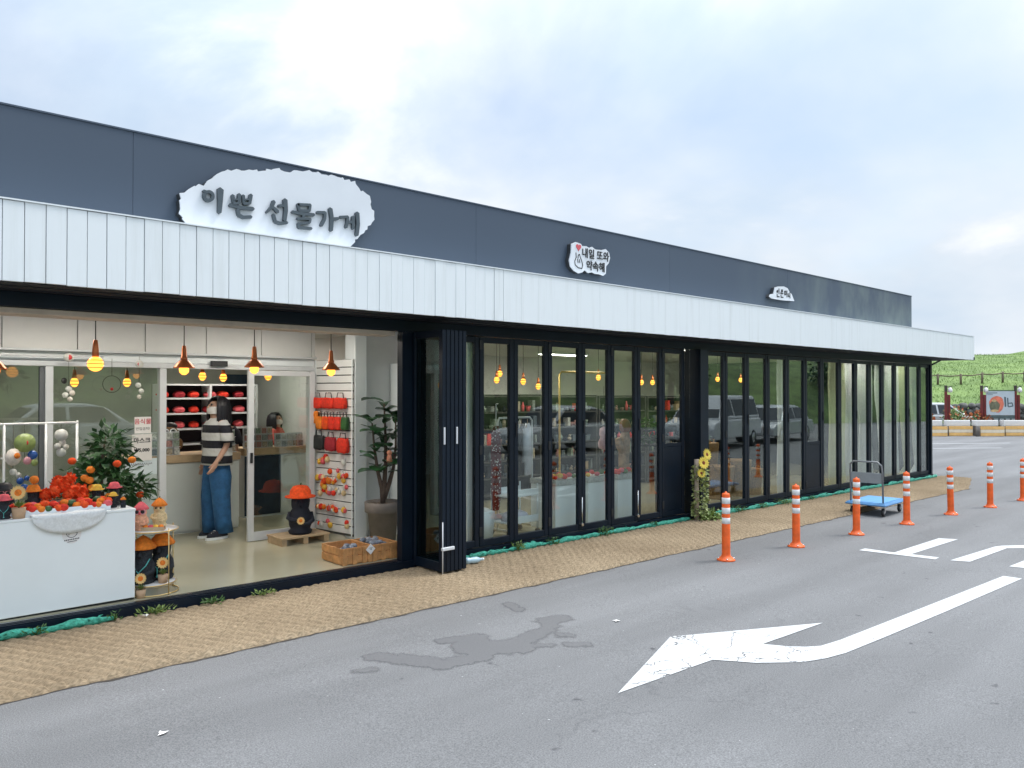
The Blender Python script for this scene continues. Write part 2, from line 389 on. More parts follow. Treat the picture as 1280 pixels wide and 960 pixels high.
segs = [((2.88, 4.56), (2.98, 4.43), .07), ((2.98, 4.43), (3.13, 4.17), .085), ((3.13, 4.17), (3.42, 4.09), .07), ((3.5, 4.29), (3.72, 4.1), .14), ((3.45, 4.53), (3.7, 4.44), .055), ((3.6, 4.4), (3.6, 4.25), .09), ((3.74, 4.13), (4.06, 4.2), .075), ((4.06, 4.2), (4.29, 4.27), .065), ((4.29, 4.27), (4.38, 4.4), .05), ((4.38, 4.4), (4.5, 4.38), .085), ((3.84, 4.06), (3.94, 3.96), .03), ((4.08, 3.86), (4.19, 3.79), .03), ((4.18, 4.07), (4.23, 4.0), .02), ((4.45, 4.96), (4.41, 4.77), .03), ((2.63, 4.41), (2.72, 4.37), .02)]
wm = MB(); NX, NY = 130, 70; x0, x1, y0, y1 = 2.45, 5.0, 3.6, 5.15; soak = []
for j in range(NY):
    for i in range(NX):
        x = x0 + (x1 - x0) * i / (NX - 1); y = y0 + (y1 - y0) * j / (NY - 1)
        dmin = 9
        for a, c, r in segs:
            A = Vector(a); B = Vector(c); P = Vector((x, y)); tt = max(0, min(1, (P - A).dot(B - A) / (B - A).length_squared))
            dmin = min(dmin, (P - A - (B - A) * tt).length - r)
        dmin += -.018 + .035 * noise.noise(Vector((x * 7, y * 7, 0))) + .03 * noise.noise(Vector((x * 21, y * 21, 3)))
        soak.append(max(0, min(1, .5 - dmin / .03)) * .85); wm.v.append((x, y, gz(x) + .002))
wm.f = [(j * NX + i, j * NX + i + 1, (j + 1) * NX + i + 1, (j + 1) * NX + i) for j in range(NY - 1) for i in range(NX - 1)]; wm.sm = [False] * len(wm.f)
ws = wm.build('wet_stain', mat_wet(), asphalt)
at_ = ws.data.attributes.new('soak', 'FLOAT', 'POINT'); at_.data.foreach_set('value', soak)

# woven coir matting along the shop front: real ropes
def mat_coir():
    m, n, l, b = principled('coir_rope')
    t = n.new('ShaderNodeTexCoord')
    a = n.new('ShaderNodeTexNoise'); a.inputs['Scale'].default_value = 1.2; a.inputs['Detail'].default_value = 5; l.new(t.outputs['Object'], a.inputs['Vector'])
    mp = n.new('ShaderNodeMapping'); mp.inputs['Scale'].default_value = (40, 160, 40); l.new(t.outputs['Object'], mp.inputs['Vector'])
    c = n.new('ShaderNodeTexNoise'); c.inputs['Scale'].default_value = 1; c.inputs['Detail'].default_value = 3; l.new(mp.outputs[0], c.inputs['Vector'])
    r = n.new('ShaderNodeMix'); r.data_type = 'RGBA'; r.inputs['A'].default_value = (.20, .148, .095, 1); r.inputs['B'].default_value = (.40, .315, .21, 1); l.new(a.outputs['Fac'], r.inputs['Factor'])
    s = n.new('ShaderNodeMix'); s.data_type = 'RGBA'; s.blend_type = 'MULTIPLY'; s.inputs['Factor'].default_value = .8
    g = n.new('ShaderNodeMapRange'); g.inputs['From Min'].default_value = .3; g.inputs['From Max'].default_value = .7; g.inputs['To Min'].default_value = .42; g.inputs['To Max'].default_value = 1.2
    l.new(c.outputs['Fac'], g.inputs['Value']); cc = n.new('ShaderNodeCombineColor'); [l.new(g.outputs[0], cc.inputs[k]) for k in range(3)]
    l.new(r.outputs['Result'], s.inputs['A']); l.new(cc.outputs[0], s.inputs['B']); l.new(s.outputs['Result'], b.inputs['Base Color'])
    b.inputs['Roughness'].default_value = .95; b.inputs['Specular IOR Level'].default_value = .1
    bp = n.new('ShaderNodeBump'); bp.inputs['Strength'].default_value = .5; bp.inputs['Distance'].default_value = .006; l.new(c.outputs['Fac'], bp.inputs['Height']); l.new(bp.outputs[0], b.inputs['Normal'])
    return m
cm2 = MB(); CX0, CX1, NXc, NYc = -1.5, 19.3, 2100, 60
for j in range(NYc):
    for i in range(NXc):
        x = CX0 + (CX1 - CX0) * i / (NXc - 1)
        e = .025 * noise.noise(Vector((x * 3, 0, 0))) + .012 * noise.noise(Vector((x * 14, 5, 0)))
        yin = 6.56; yout = 5.29 + e + .012 * x / 5
        if x > 17.2: yout += (x - 17.2) * .28
        y = yout + (yin - yout) * j / (NYc - 1)
        row = math.floor(y / .075); ph = .5 * (row % 2)
        u = math.cos(2 * math.pi * (y / .075)); w_ = math.cos(2 * math.pi * ((x + .55 * y) / .105))
        z = .006 + .006 * u + .034 * abs(math.sin(math.pi * (x + .55 * y) / .10)) ** .6 + .006 * noise.noise(Vector((x * 24, y * 24, 6))) + .006 * noise.noise(Vector((x * 1.5, y * 2, 1)))
        if j == 0: z = .0
        cm2.v.append((x, y, gz(x) + z))
cm2.f = [(j * NXc + i, j * NXc + i + 1, (j + 1) * NXc + i + 1, (j + 1) * NXc + i) for j in range(NYc - 1) for i in range(NXc - 1)]; cm2.sm = [True] * len(cm2.f)
tag(cm2.build('coir_path', mat_coir()), 'tan woven coir matting laid as a path along the shop front', kind='structure')

# flat dark strip with a ragged rim along the mat edge
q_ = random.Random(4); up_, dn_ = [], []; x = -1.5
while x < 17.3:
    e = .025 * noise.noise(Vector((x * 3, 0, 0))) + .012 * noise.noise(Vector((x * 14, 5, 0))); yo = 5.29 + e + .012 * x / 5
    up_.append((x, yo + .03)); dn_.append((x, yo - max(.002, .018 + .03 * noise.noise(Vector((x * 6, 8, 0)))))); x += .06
flat('dark_edge_line', dn_ + up_[::-1], pm('dark_edge', (.055, .045, .035), .95, .4, 12), .003)

# ------------------------------------------------------------ the shop building
D = 6.65
shop = T('shop_building', 'long low shop building with slate parapet, white board fascia and dark folding glass doors', 'building')
def part(name, m, mb, parent=shop): return mb.build(name, m, parent)
XL, XR, YB = -4.0, 18.95, 13.0
# slate parapet: sheet panels with open joints
PARA = []
def mat_parapet():
    m, n, l, b = principled('slate_sheet')
    t = n.new('ShaderNodeTexCoord')
    mp = n.new('ShaderNodeMapping'); mp.inputs['Scale'].default_value = (2.5, 2.5, 1.6); l.new(t.outputs['Object'], mp.inputs['Vector'])
    a = n.new('ShaderNodeTexNoise'); a.inputs['Scale'].default_value = .7; a.inputs['Detail'].default_value = 5; l.new(mp.outputs[0], a.inputs['Vector'])
    a2 = n.new('ShaderNodeTexNoise'); a2.inputs['Scale'].default_value = .5; a2.inputs['Detail'].default_value = 4; l.new(t.outputs['Object'], a2.inputs['Vector'])
    mx = n.new('ShaderNodeMix'); mx.data_type = 'RGBA'; mx.inputs['A'].default_value = (.050, .072, .108, 1); mx.inputs['B'].default_value = (.068, .094, .132, 1); l.new(a2.outputs['Fac'], mx.inputs['Factor'])
    # lichen and run-off streaks grow towards the weathered far end
    sx = n.new('ShaderNodeSeparateXYZ'); l.new(t.outputs['Object'], sx.inputs[0])
    mr = n.new('ShaderNodeMapRange'); mr.inputs['From Min'].default_value = 10; mr.inputs['From Max'].default_value = 15; l.new(sx.outputs[0], mr.inputs['Value'])
    st = n.new('ShaderNodeMapRange'); st.inputs['From Min'].default_value = .42; st.inputs['From Max'].default_value = .68; l.new(a.outputs['Fac'], st.inputs['Value'])
    mu = n.new('ShaderNodeMath'); mu.operation = 'MULTIPLY'; l.new(mr.outputs[0], mu.inputs[0]); l.new(st.outputs[0], mu.inputs[1])
    m2 = n.new('ShaderNodeMix'); m2.data_type = 'RGBA'; l.new(mu.outputs[0], m2.inputs['Factor']); l.new(mx.outputs['Result'], m2.inputs['A']); m2.inputs['B'].default_value = (.15, .19, .19, 1)
    l.new(m2.outputs['Result'], b.inputs['Base Color'])
    b.inputs['Roughness'].default_value = .5; b.inputs['Specular IOR Level'].default_value = .45
    return m
SLATE = mat_parapet()
edges = [XL, -1.6, 1.806, 5.2, 8.6, 11.789, 14.572, 16.94]
for i in range(len(edges) - 1):
    a, c = edges[i] + .001, edges[i + 1] - .001
    part('parapet_panel', SLATE, MB().box(a, c, 6.3, 6.36, 2.95, 3.787, .0012))
part('parapet_core', SOFFIT, MB().box(XL + .01, 16.93, 6.365, 6.5, 2.9, 3.775))
part('parapet_cap', SLATE, MB().box(XL, 16.945, 6.292, 6.52, 3.788, 3.80))
# white fascia boards
def mat_fascia():
    m, n, l, b = principled('fascia_paint')
    t = n.new('ShaderNodeTexCoord'); ge = n.new('ShaderNodeNewGeometry')
    mp = n.new('ShaderNodeMapping'); mp.inputs['Scale'].default_value = (9, 9, .55); l.new(ge.outputs['Position'], mp.inputs['Vector'])
    a = n.new('ShaderNodeTexNoise'); a.inputs['Scale'].default_value = 1.3; a.inputs['Detail'].default_value = 6; a.inputs['Roughness'].default_value = .65; l.new(mp.outputs[0], a.inputs['Vector'])
    r = n.new('ShaderNodeMapRange'); r.inputs['From Min'].default_value = .50; r.inputs['From Max'].default_value = .78; r.inputs['To Max'].default_value = .38; l.new(a.outputs['Fac'], r.inputs['Value'])
    mx = n.new('ShaderNodeMix'); mx.data_type = 'RGBA'; mx.inputs['A'].default_value = (.79, .83, .845, 1); mx.inputs['B'].default_value = (.56, .58, .56, 1); l.new(r.outputs[0], mx.inputs['Factor']); l.new(mx.outputs['Result'], b.inputs['Base Color'])
    b.inputs['Roughness'].default_value = .45
    nb = n.new('ShaderNodeTexNoise'); nb.inputs['Scale'].default_value = 2.2; l.new(ge.outputs['Position'], nb.inputs['Vector']); bp = n.new('ShaderNodeBump'); bp.inputs['Strength'].default_value = .12; bp.inputs['Distance'].default_value = .02; l.new(nb.outputs['Fac'], bp.inputs['Height']); l.new(bp.outputs[0], b.inputs['Normal'])
    return m
FASC = mat_fascia()
xb = .922 - 40 * .1258; nb = 0; boards = []
bmesh_ = MB().box(0, .1215, 0, .025, 0, .535, .002)
b0 = None
_t = MB().box(0, .1257, 0, .025, 0, .535).build('fascia_board', FASC); tight = _t.data; bpy.data.objects.remove(_t)
rb = random.Random(3)
while xb < 19.68:
    if b0 is None: b0 = bmesh_.build('fascia_board', FASC, shop, (xb, 6.0, 2.535)); o = b0
    else:
        o = b0.copy(); COL.objects.link(o); o.location = (xb, 6.0 + rb.uniform(-.0025, .0025), 2.535 + rb.uniform(-.002, .002))
    if xb > 5.2:   # joints close up further along; only a few still gape
        o.data = tight; o.scale = (.988 if rb.random() < .12 else 1, 1, 1); o.location.y = 6.0 + rb.uniform(-.0005, .0005)
    elif xb > 3.2: o.scale = (rb.choice([1.0, 1.018, 1.026]), 1, 1)
    xb += .1258
part('fascia_backing', pm('fascia_joint', (.25, .27, .30), .8, .1, 5), MB().box(XL - .1, 19.70, 6.027, 6.08, 2.545, 3.06))
part('fascia_cap', WHITE, MB().box(XL - .1, 19.74, 5.992, 6.30, 3.073, 3.083))
part('fascia_end', WHITE, MB().box(19.705, 19.735, 6.0, 13.4, 2.535, 3.07))
part('gutter_outlet', FRAME, MB().box(19.735, 19.80, 5.99, 6.10, 2.53, 2.60, .01).tube([(19.775, 6.03, 2.60), (19.775, 6.03, 2.70)], .018))
# canopy soffit in slats
sl0 = None
for k in range(5):
    y0 = 6.09 + k * .112
    o = MB().box(XL, 19.70, y0, y0 + .104, 2.538 + .006 * (k % 2), 2.56).build('soffit_slat', SOFFIT, shop)
part('canopy_deck', SOFFIT, MB().box(XL, 19.70, 6.081, D + .12, 2.562, 2.60))
part('canopy_side', SOFFIT, MB().box(XR + .03, 19.70, D + .125, 13.4, 2.55, 2.60))
part('bracket', FRAME, MB().tube([(XR + .02, D + .02, 2.40), (19.62, D + .02, 2.535)], .02, 6))
# header beam, posts
part('header_beam', FRAME, MB().box(XL, XR, D - .035, D + .11, 2.425, 2.537, .004))
part('wood_trim', pm('washed_wood', (.55, .46, .37), .6, .15, 5), MB().box(XL, 4.42, D + .0, D + .26, 2.378, 2.423, .004))
def post(x0, x1, y0, y1, z1=2.424): part('post', FRAME, MB().hexa([(x0, y0), (x1, y0), (x1, y1), (x0, y1)], [gz(x0), gz(x1), gz(x1), gz(x0)], z1))
post(4.485, 4.61, D - .03, D + .06)
post(9.60, 9.80, D - .16, D + .12)
post(XR - .06, XR + .02, D - .03, D + .10)
# threshold rail along the whole front
part('threshold', FRAME, MB().hexa([(XL, D - .05), (1, D - .05), (XR, D - .05), (XR, D + .1), (1, D + .1), (XL, D + .1)], [gz(XL) - .02, gz(1) - .02, gz(XR) - .02, gz(XR) - .02, gz(1) - .02, gz(XL) - .02], [fl(XL) - .004, fl(1) - .004, fl(XR) - .004, fl(XR) - .004, fl(1) - .004, fl(XL) - .004]))
for yy in (D - .035, D + .0, D + .05):
    part('door_track', CHROME if yy == D + .05 else FRAME, MB().hexa([(XL, yy), (1, yy), (4.43, yy), (4.43, yy + .012), (1, yy + .012), (XL, yy + .012)], [fl(XL) - .003, fl(1) - .003, fl(4.43) - .003] + [fl(4.43) - .003, fl(1) - .003, fl(XL) - .003], [fl(XL) + .006, fl(1) + .006, fl(4.43) + .006, fl(4.43) + .006, fl(1) + .006, fl(XL) + .006]))
# floor
def mat_floor():
    m, n, l, b = principled('polished_concrete')
    t = n.new('ShaderNodeTexCoord'); a = n.new('ShaderNodeTexNoise'); a.inputs['Scale'].default_value = .9; a.inputs['Detail'].default_value = 6; l.new(t.outputs['Object'], a.inputs['Vector'])
    mx = n.new('ShaderNodeMix'); mx.data_type = 'RGBA'; mx.inputs['A'].default_value = (.39, .365, .25, 1); mx.inputs['B'].default_value = (.58, .55, .41, 1); l.new(a.outputs['Fac'], mx.inputs['Factor']); l.new(mx.outputs['Result'], b.inputs['Base Color'])
    b.inputs['Roughness'].default_value = .13; b.inputs['Specular IOR Level'].default_value = .6
    return m
fm = MB(); xs2 = [XL, 1, XR]
fm.add([(x, y, fl(x)) for y in (D + .1, YB) for x in xs2], [(0, 1, 4, 3), (1, 2, 5, 4)])
tag(fm.build('floor', mat_floor()), 'beige polished concrete floor of the shop', kind='structure')
# shell: back wall, roof, ends
part('back_wall', WALLW, MB().box(XL, XR, YB, YB + .2, -.3, 2.9))
part('end_wall', WALLW, MB().box(XL - .2, XL, D + .12, YB + .2, -.3, 2.9))
part('roof', pm('roof_felt', (.2, .2, .21), .9, .1, 2), MB().box(XL - .2, XR + .03, 6.505, YB + .2, 2.86, 2.98))
part('ceiling', pm('ceiling_white', (.66, .66, .64), .8, .03, 2), MB().box(XL, XR, D + .13, YB, 2.60, 2.64))
part('far_end_wall', FRAME, MB().box(XR - .03, XR + .02, D + .11, YB + .2, -.3, 2.9))
# porch inner walls
part('porch_wall', WALLW, MB().box(4.90, 5.62, 8.1, 8.2, -.05, 2.6))
part('porch_side_wall', WALLW, MB().box(5.46, 5.56, D + .12, 8.095, -.05, 2.6))
part('corner_column', WHITE, MB().box(4.735, 4.895, 7.97, 8.2, -.05, 2.6, .004))
part('wall_panel', WHITE, MB().box(5.30, 5.452, 7.55, 8.09, .06, 2.15, .004))
part('jamb_wall', FRAME, MB().box(4.63, 4.95, D + .02, D + .1, -.02, 2.424))

# folding glass leaves
def leaf_frame(mb, x0, x1, zb, zt, y0, y1, st=.062, rail=.075, top=.065):
    mb.box(x0, x0 + st, y0, y1, zb, zt, .004); mb.box(x1 - st, x1, y0, y1, zb, zt, .004)
    mb.box(x0 + st, x1 - st, y0 + .004, y1 - .004, zb, zb + rail, .003); mb.box(x0 + st, x1 - st, y0 + .004, y1 - .004, zt - top, zt, .003)
def door_leaf(x0, x1, solid=0.0, handle=False, k=0):
    o = link('door_leaf', None, shop, (x0, D, 0)); w = x1 - x0 - .008
    zb = fl((x0 + x1) / 2) + .008; zt = 2.418; y0, y1 = 0.0, .055
    mb = MB(); leaf_frame(mb, 0, w, zb, zt, y0, y1); mb.build('frame', FRAME, o)
    zg = zb + .075
    if solid:
        MB().box(.062, w - .062, .012, .043, zg, solid, .004).build('lower_panel', FRAME, o)
        MB().box(.062, w - .062, .008, .047, solid + .001, solid + .05, .004).build('mid_rail', FRAME, o); zg = solid + .05
    MB().box(.060, w - .060, .024, .030, zg - .003, zt - .062).build('pane', GLASS, o)
    hm = MB()
    if k % 2: # hinges and shoot bolt on every other stile
        for zz in (zb + .12, 1.1, 2.28): MB().box(-.012, .028, -.012, 0.0, zz, zz + .10, .002).build('hinge', BLACKP, o)
    else:
        hm.box(.018, .036, -.014, 0.0, 1.28, 1.44, .003); hm.build('pull', BLACKP, o)
    if handle: MB().tube([(w - .03, -.03, zb + .02), (w - .03, -.03, zb + .42)], .008, 6).box(w - .05, w - .01, -.04, 0, zb + .06, zb + .09).build('shoot_bolt', CHROME, o)
bx1 = [4.97, 5.547, 6.07, 6.635, 7.236, 7.80, 8.353, 8.90, 9.44]
for i in range(8): door_leaf(bx1[i], bx1[i + 1], solid=1.02 if i == 7 else 0, handle=i in (3, 5), k=i)
part('side_light', GLASS, MB().box(9.45, 9.595, D + .024, D + .03, fl(9.5), 2.42))
bx2 = [9.81, 10.51, 11.134, 11.78, 12.43, 13.067, 13.70, 14.41, 15.095, 15.73, 16.346, 16.974, 17.68, 18.334, 18.885]
for i in range(14): door_leaf(bx2[i], bx2[i + 1], solid=.86 if i == 5 else 0, k=i)
# opened leaves, folded into a stack that stands out from the front
for k in range(6):
    x = 4.615 + k * .052
    o = link('door_leaf', None, shop, (x, 6.11, 0)); zb = gz(x) + .05
    mb = MB()
    w = .53
    mb.box(0, .044, 0, .062, zb, 2.42, .004); mb.box(0, .044, w - .062, w, zb, 2.42, .004)
    mb.box(.004, .04, .062, w - .062, zb, zb + .09, .003); mb.box(.004, .04, .062, w - .062, 2.35, 2.42, .003)
    mb.build('frame', FRAME, o)
    MB().box(.019, .025, .06, w - .06, zb + .088, 2.352).build('pane', DGLASS, o)
    if k in (0, 3): MB().box(.012, .032, -.01, .0, 1.28, 1.45, .003).build('pull', WFRAME, o)
mb = MB().tube([(4.60, 6.085, gz(4.6) - .0), (4.60, 6.085, gz(4.6) + .55)], .006, 6).box(4.59, 4.74, 6.07, 6.10, gz(4.6) + .27, gz(4.6) + .30, .003)
part('shoot_bolt', WFRAME, mb)
# ------------------------------------------------------------ signs on the parapet
rs = random.Random(11)
def jag(poly, amp, step):
    out = []
    for i in range(len(poly)):
        a = Vector(poly[i]); c = Vector(poly[(i + 1) % len(poly)]); k = max(1, int((c - a).length / step))
        for j in range(k):
            p = a.lerp(c, j / k); out.append((p.x + rs.uniform(-amp, amp), p.y + rs.uniform(-amp, amp)))
    return out
SIGNW = pm('sign_white', (.70, .73, .77), .5, .03, 3); SIGND = pm('sign_edge', (.03, .035, .04), .6, .1, 5); LETT = pm('letter_grey', (.065, .085, .10), .45, .1, 20)
OUT = [(2.125, 3.357), (2.175, 3.381), (2.233, 3.428), (2.306, 3.459), (2.38, 3.537), (2.456, 3.581), (2.502, 3.613), (2.595, 3.628), (2.675, 3.654), (2.772, 3.658), (2.871, 3.693), (2.938, 3.71), (3.04, 3.705), (3.145, 3.73), (3.233, 3.744), (3.324, 3.743), (3.453, 3.751), (3.586, 3.739), (3.683, 3.731), (3.722, 3.678), (3.782, 3.654), (3.852, 3.622), (3.862, 3.546), (3.892, 3.489), (3.882, 3.391), (3.832, 3.349), (3.802, 3.293), (3.742, 3.25), (3.703, 3.193), (3.663, 3.136), (3.605, 3.095), (3.472, 3.09), (3.057, 3.088), (2.564, 3.086), (2.262, 3.086), (2.233, 3.102), (2.175, 3.138), (2.125, 3.204)]
sg = T('shop_sign', 'large white ragged cloud-shaped sign with dark raised brush lettering on the parapet', 'sign', (3.0, 6.3, 3.09))
def rel(poly, o): return [(x - o.location.x, z - o.location.z) for x, z in poly]
jo = jag(rel(OUT, sg), .013, .026)
MB().xz(jo, -.085, -.07).build('face_board', SIGNW, sg)
MB().xz(jo, -.0695, -.002).build('board_edge', SIGND, sg)
GL = {'이':[([(2.376, 3.374), (2.372, 3.355), (2.358, 3.339), (2.341, 3.332), (2.323, 3.334), (2.31, 3.344), (2.305, 3.361), (2.31, 3.38), (2.323, 3.395), (2.341, 3.403), (2.358, 3.402), (2.372, 3.391), (2.376, 3.374)], 0.030, 0.030),([(2.299, 3.403), (2.33, 3.397)], 0.022, 0.027),([(2.435, 3.437), (2.433, 3.347), (2.428, 3.25)], 0.058, 0.036)],
'쁜':[([(2.537, 3.407), (2.546, 3.342)], 0.032, 0.028),([(2.591, 3.425), (2.588, 3.349)], 0.032, 0.028),([(2.541, 3.373), (2.591, 3.383)], 0.016, 0.016),([(2.543, 3.341), (2.591, 3.352)], 0.024, 0.024),([(2.625, 3.421), (2.631, 3.356)], 0.030, 0.028),([(2.69, 3.437), (2.679, 3.364)], 0.034, 0.028),([(2.629, 3.387), (2.682, 3.399)], 0.016, 0.016),([(2.629, 3.353), (2.679, 3.364)], 0.024, 0.024),([(2.514, 3.324), (2.606, 3.317), (2.71, 3.324)], 0.034, 0.036),([(2.578, 3.298), (2.588, 3.253), (2.625, 3.241), (2.692, 3.254)], 0.032, 0.032)],
'선':[([(2.891, 3.416), (2.872, 3.364), (2.827, 3.313)], 0.038, 0.02),([(2.878, 3.369), (2.926, 3.333)], 0.026, 0.035),([(2.934, 3.385), (2.988, 3.399)], 0.026, 0.029),([(2.992, 3.446), (2.999, 3.352), (2.988, 3.271)], 0.045, 0.035),([(2.888, 3.302), (2.904, 3.246), (2.945, 3.238), (3.01, 3.254)], 0.033, 0.032)],
'물':[([(3.112, 3.429), (3.124, 3.375), (3.22, 3.387), (3.228, 3.441), (3.112, 3.427)], 0.027, 0.027),([(3.06, 3.354), (3.152, 3.351), (3.263, 3.36)], 0.030, 0.032),([(3.166, 3.35), (3.16, 3.313)], 0.032, 0.030),([(3.107, 3.302), (3.227, 3.318), (3.22, 3.285), (3.115, 3.259), (3.121, 3.227), (3.237, 3.235)], 0.024, 0.028)],
'가':[([(3.295, 3.386), (3.372, 3.396), (3.368, 3.338), (3.335, 3.276)], 0.03, 0.033),([(3.424, 3.438), (3.439, 3.355), (3.433, 3.247)], 0.044, 0.037),([(3.445, 3.348), (3.499, 3.362)], 0.035, 0.031)],
'게':[([(3.524, 3.379), (3.601, 3.393), (3.593, 3.331), (3.584, 3.296)], 0.028, 0.032),([(3.608, 3.346), (3.645, 3.354)], 0.028, 0.028),([(3.655, 3.402), (3.655, 3.295)], 0.034, 0.031),([(3.698, 3.443), (3.706, 3.341), (3.694, 3.24)], 0.045, 0.038)]}
for g_, st in GL.items():
    mb = MB()
    for i, (pts, w0, w1) in enumerate(st): strip(mb, rel(pts, sg), w0 * .86, w1 * .86, -.112 - .001 * (i % 4), -.0852)
    mb.build('letter', LETT, sg)

def text_mesh(body, size, depth, bold=0.0):
    cu = bpy.data.curves.new('text', 'FONT'); cu.body = body; cu.size = size; cu.extrude = depth / 2; cu.offset = bold; cu.resolution_u = 2
    cu.align_x = 'CENTER'; cu.align_y = 'CENTER'
    o = bpy.data.objects.new('text', cu); COL.objects.link(o)
    dg = bpy.context.evaluated_depsgraph_get()
    me = bpy.data.meshes.new_from_object(o.evaluated_get(dg)); bpy.data.objects.remove(o)
    me.transform(Matrix.Rotation(math.pi / 2, 4, 'X'))
    me.materials.clear()
    return me
def text_part(body, size, depth, bold, m, parent, x, y, z, tilt=0.0, sx=1.0, name='lettering'):
    me = text_mesh(body, size, depth, bold); me.transform(Matrix.Diagonal((sx, 1, 1, 1))); me.transform(Matrix.Rotation(tilt, 4, 'Y')); me.materials.append(m)
    return link(name, me, parent, (x, y, z))
s2 = T('heart_sign', 'small white bubble-edged sign with red heart, hand drawing and two lines of lettering', 'sign', (6.9, 6.3, 3.2))
O2 = [(6.591, 3.538), (6.662, 3.569), (6.753, 3.559), (6.772, 3.535), (6.845, 3.544), (6.898, 3.528), (6.951, 3.549), (7.005, 3.524), (7.128, 3.53), (7.198, 3.552), (7.261, 3.514), (7.279, 3.452), (7.253, 3.384), (7.205, 3.342), (7.198, 3.249), (7.156, 3.222), (7.073, 3.232), (7.005, 3.23), (6.951, 3.242), (6.884, 3.226), (6.818, 3.255), (6.779, 3.224), (6.713, 3.204), (6.636, 3.227), (6.572, 3.273), (6.553, 3.341), (6.585, 3.432)]
MB().xz(rel(O2, s2), -.075, -.06).build('face_board', SIGNW, s2); MB().xz(rel(O2, s2), -.0595, -.002).build('board_edge', SIGND, s2)
hp = [(.045 * (16 * math.sin(t) ** 3) / 16 + 6.707, .045 * (13 * math.cos(t) - 5 * math.cos(2 * t) - 2 * math.cos(3 * t) - math.cos(4 * t)) / 16 + 3.513) for t in [2 * math.pi * k / 20 for k in range(20)]]
MB().xz(rel(hp, s2), -.08, -.0755).build('heart', INKR, s2)
mb = MB()
for ln in ([(6.662, 3.441), (6.668, 3.389), (6.642, 3.342), (6.649, 3.299), (6.701, 3.269), (6.766, 3.267), (6.779, 3.313), (6.759, 3.364), (6.739, 3.397), (6.726, 3.431), (6.701, 3.419), (6.70, 3.38)], [(6.69, 3.37), (6.70, 3.33)], [(6.72, 3.37), (6.73, 3.33)]): strip(mb, rel(ln, s2), .010, .010, -.079, -.0755)
mb.build('hand_drawing', INK, s2)
text_part('내일 또와', .125, .006, .0012, INK, s2, 7.01 - 6.9, -.079, 3.45 - 3.2, 0, 1.0)
text_part('약속해', .125, .006, .0018, INK, s2, 7.01 - 6.9, -.079, 3.31 - 3.2, 0, 1.0)
s3 = T('hat_sign', 'tiny white hat-shaped sign with blurred dark lettering on the parapet', 'sign', (11.4, 6.3, 3.27))
O3 = [(11.085, 3.295), (11.119, 3.333), (11.211, 3.347), (11.257, 3.451), (11.362, 3.476), (11.527, 3.492), (11.647, 3.475), (11.72, 3.415), (11.781, 3.39), (11.867, 3.284), (11.575, 3.27), (11.315, 3.267), (11.153, 3.271)]
MB().xz(rel(O3, s3), -.075, -.06).build('face_board', SIGNW, s3); MB().xz(rel(O3, s3), -.0595, -.002).build('board_edge', SIGND, s3)
mb = MB()
for pts in ([(11.30, 3.395), (11.335, 3.41), (11.33, 3.38), (11.30, 3.385)], [(11.37, 3.44), (11.372, 3.36)], [(11.31, 3.35), (11.315, 3.31), (11.38, 3.315)], [(11.44, 3.43), (11.49, 3.40)], [(11.49, 3.435), (11.43, 3.385)], [(11.42, 3.37), (11.50, 3.375)], [(11.43, 3.345), (11.435, 3.31), (11.50, 3.315)], [(11.545, 3.415), (11.55, 3.36), (11.59, 3.37), (11.585, 3.42), (11.545, 3.415)], [(11.62, 3.43), (11.625, 3.33)], [(11.665, 3.39), (11.67, 3.34), (11.70, 3.35)], [(11.715, 3.41), (11.72, 3.32)]):
    strip(mb, rel(pts, s3), .018, .018, -.080, -.0755)
mb.build('lettering', INK, s3)

# ------------------------------------------------------------ inner glazed partition with sliding door
PY = 8.7
pt = T('glazed_partition', 'white framed glass partition at the back of the open shop porch', 'partition', (3.0, PY, 0))
def pbox(name, m, x0, x1, y0, y1, z0, z1, b=.003): return MB().box(x0 - 3, x1 - 3, y0 - PY, y1 - PY, z0, z1, b).build(name, m, pt)
for x in (-.4, .66, 1.70, 2.775, 4.53): pbox('mullion', WFRAME, x, x + .07, PY, PY + .09, fl(x) + .002, 2.055)
pbox('mullion_dark', pm('grey_seal', (.12, .13, .14), .6, .1, 5), 1.655, 1.698, PY + .02, PY + .08, fl(1.7) + .002, 2.05)
pbox('top_rail', WFRAME, -2, 4.60, PY - .01, PY + .1, 2.057, 2.11); pbox('transom', WHITE, -2, 4.60, PY + .0, PY + .1, 2.112, 2.20)
pbox('ledge', WFRAME, -2, 4.60, PY - .07, PY + .1, 2.2015, 2.225)
pbox('sill', WFRAME, -2, 2.77, PY, PY + .08, fl(1) + .001, fl(1) + .08)
sx_ = 1.3374 - 4 * .645; pw = pm('panel_white', (.72, .72, .71), .7, .04, 3)
while sx_ < 4.6:
    pbox('wall_panel', pw, sx_ + .004, min(sx_ + .641, 4.61), PY + .01, PY + .06, 2.227, 2.60); sx_ += .645
pbox('panel_backing', BLACKP, -2, 4.62, PY + .061, PY + .1, 2.226, 2.60)
for a, c in ((-.33, .66), (.73, 1.655), (1.77, 2.775)):
    pbox('pane', GLASS, a, c, PY + .04, PY + .046, fl(1) + .08, 2.057, 0)
pbox('exit_sensor', BLACKP, 3.31, 3.49, PY - .06, PY - .012, 2.09, 2.15)
pbox('track_bar', WFRAME, -1, 2.2, PY - .09, PY - .065, 2.145, 2.165)
sdoor = T('sliding_door', 'white framed glass sliding door standing open in the porch partition', 'door', (3.72, PY - .09, 0))
mb = MB(); zb = fl(3.9) + .006; leaf_frame(mb, 0, .84, zb, 2.05, 0, .045, .07, .10, .06); mb.build('frame', WFRAME, sdoor)
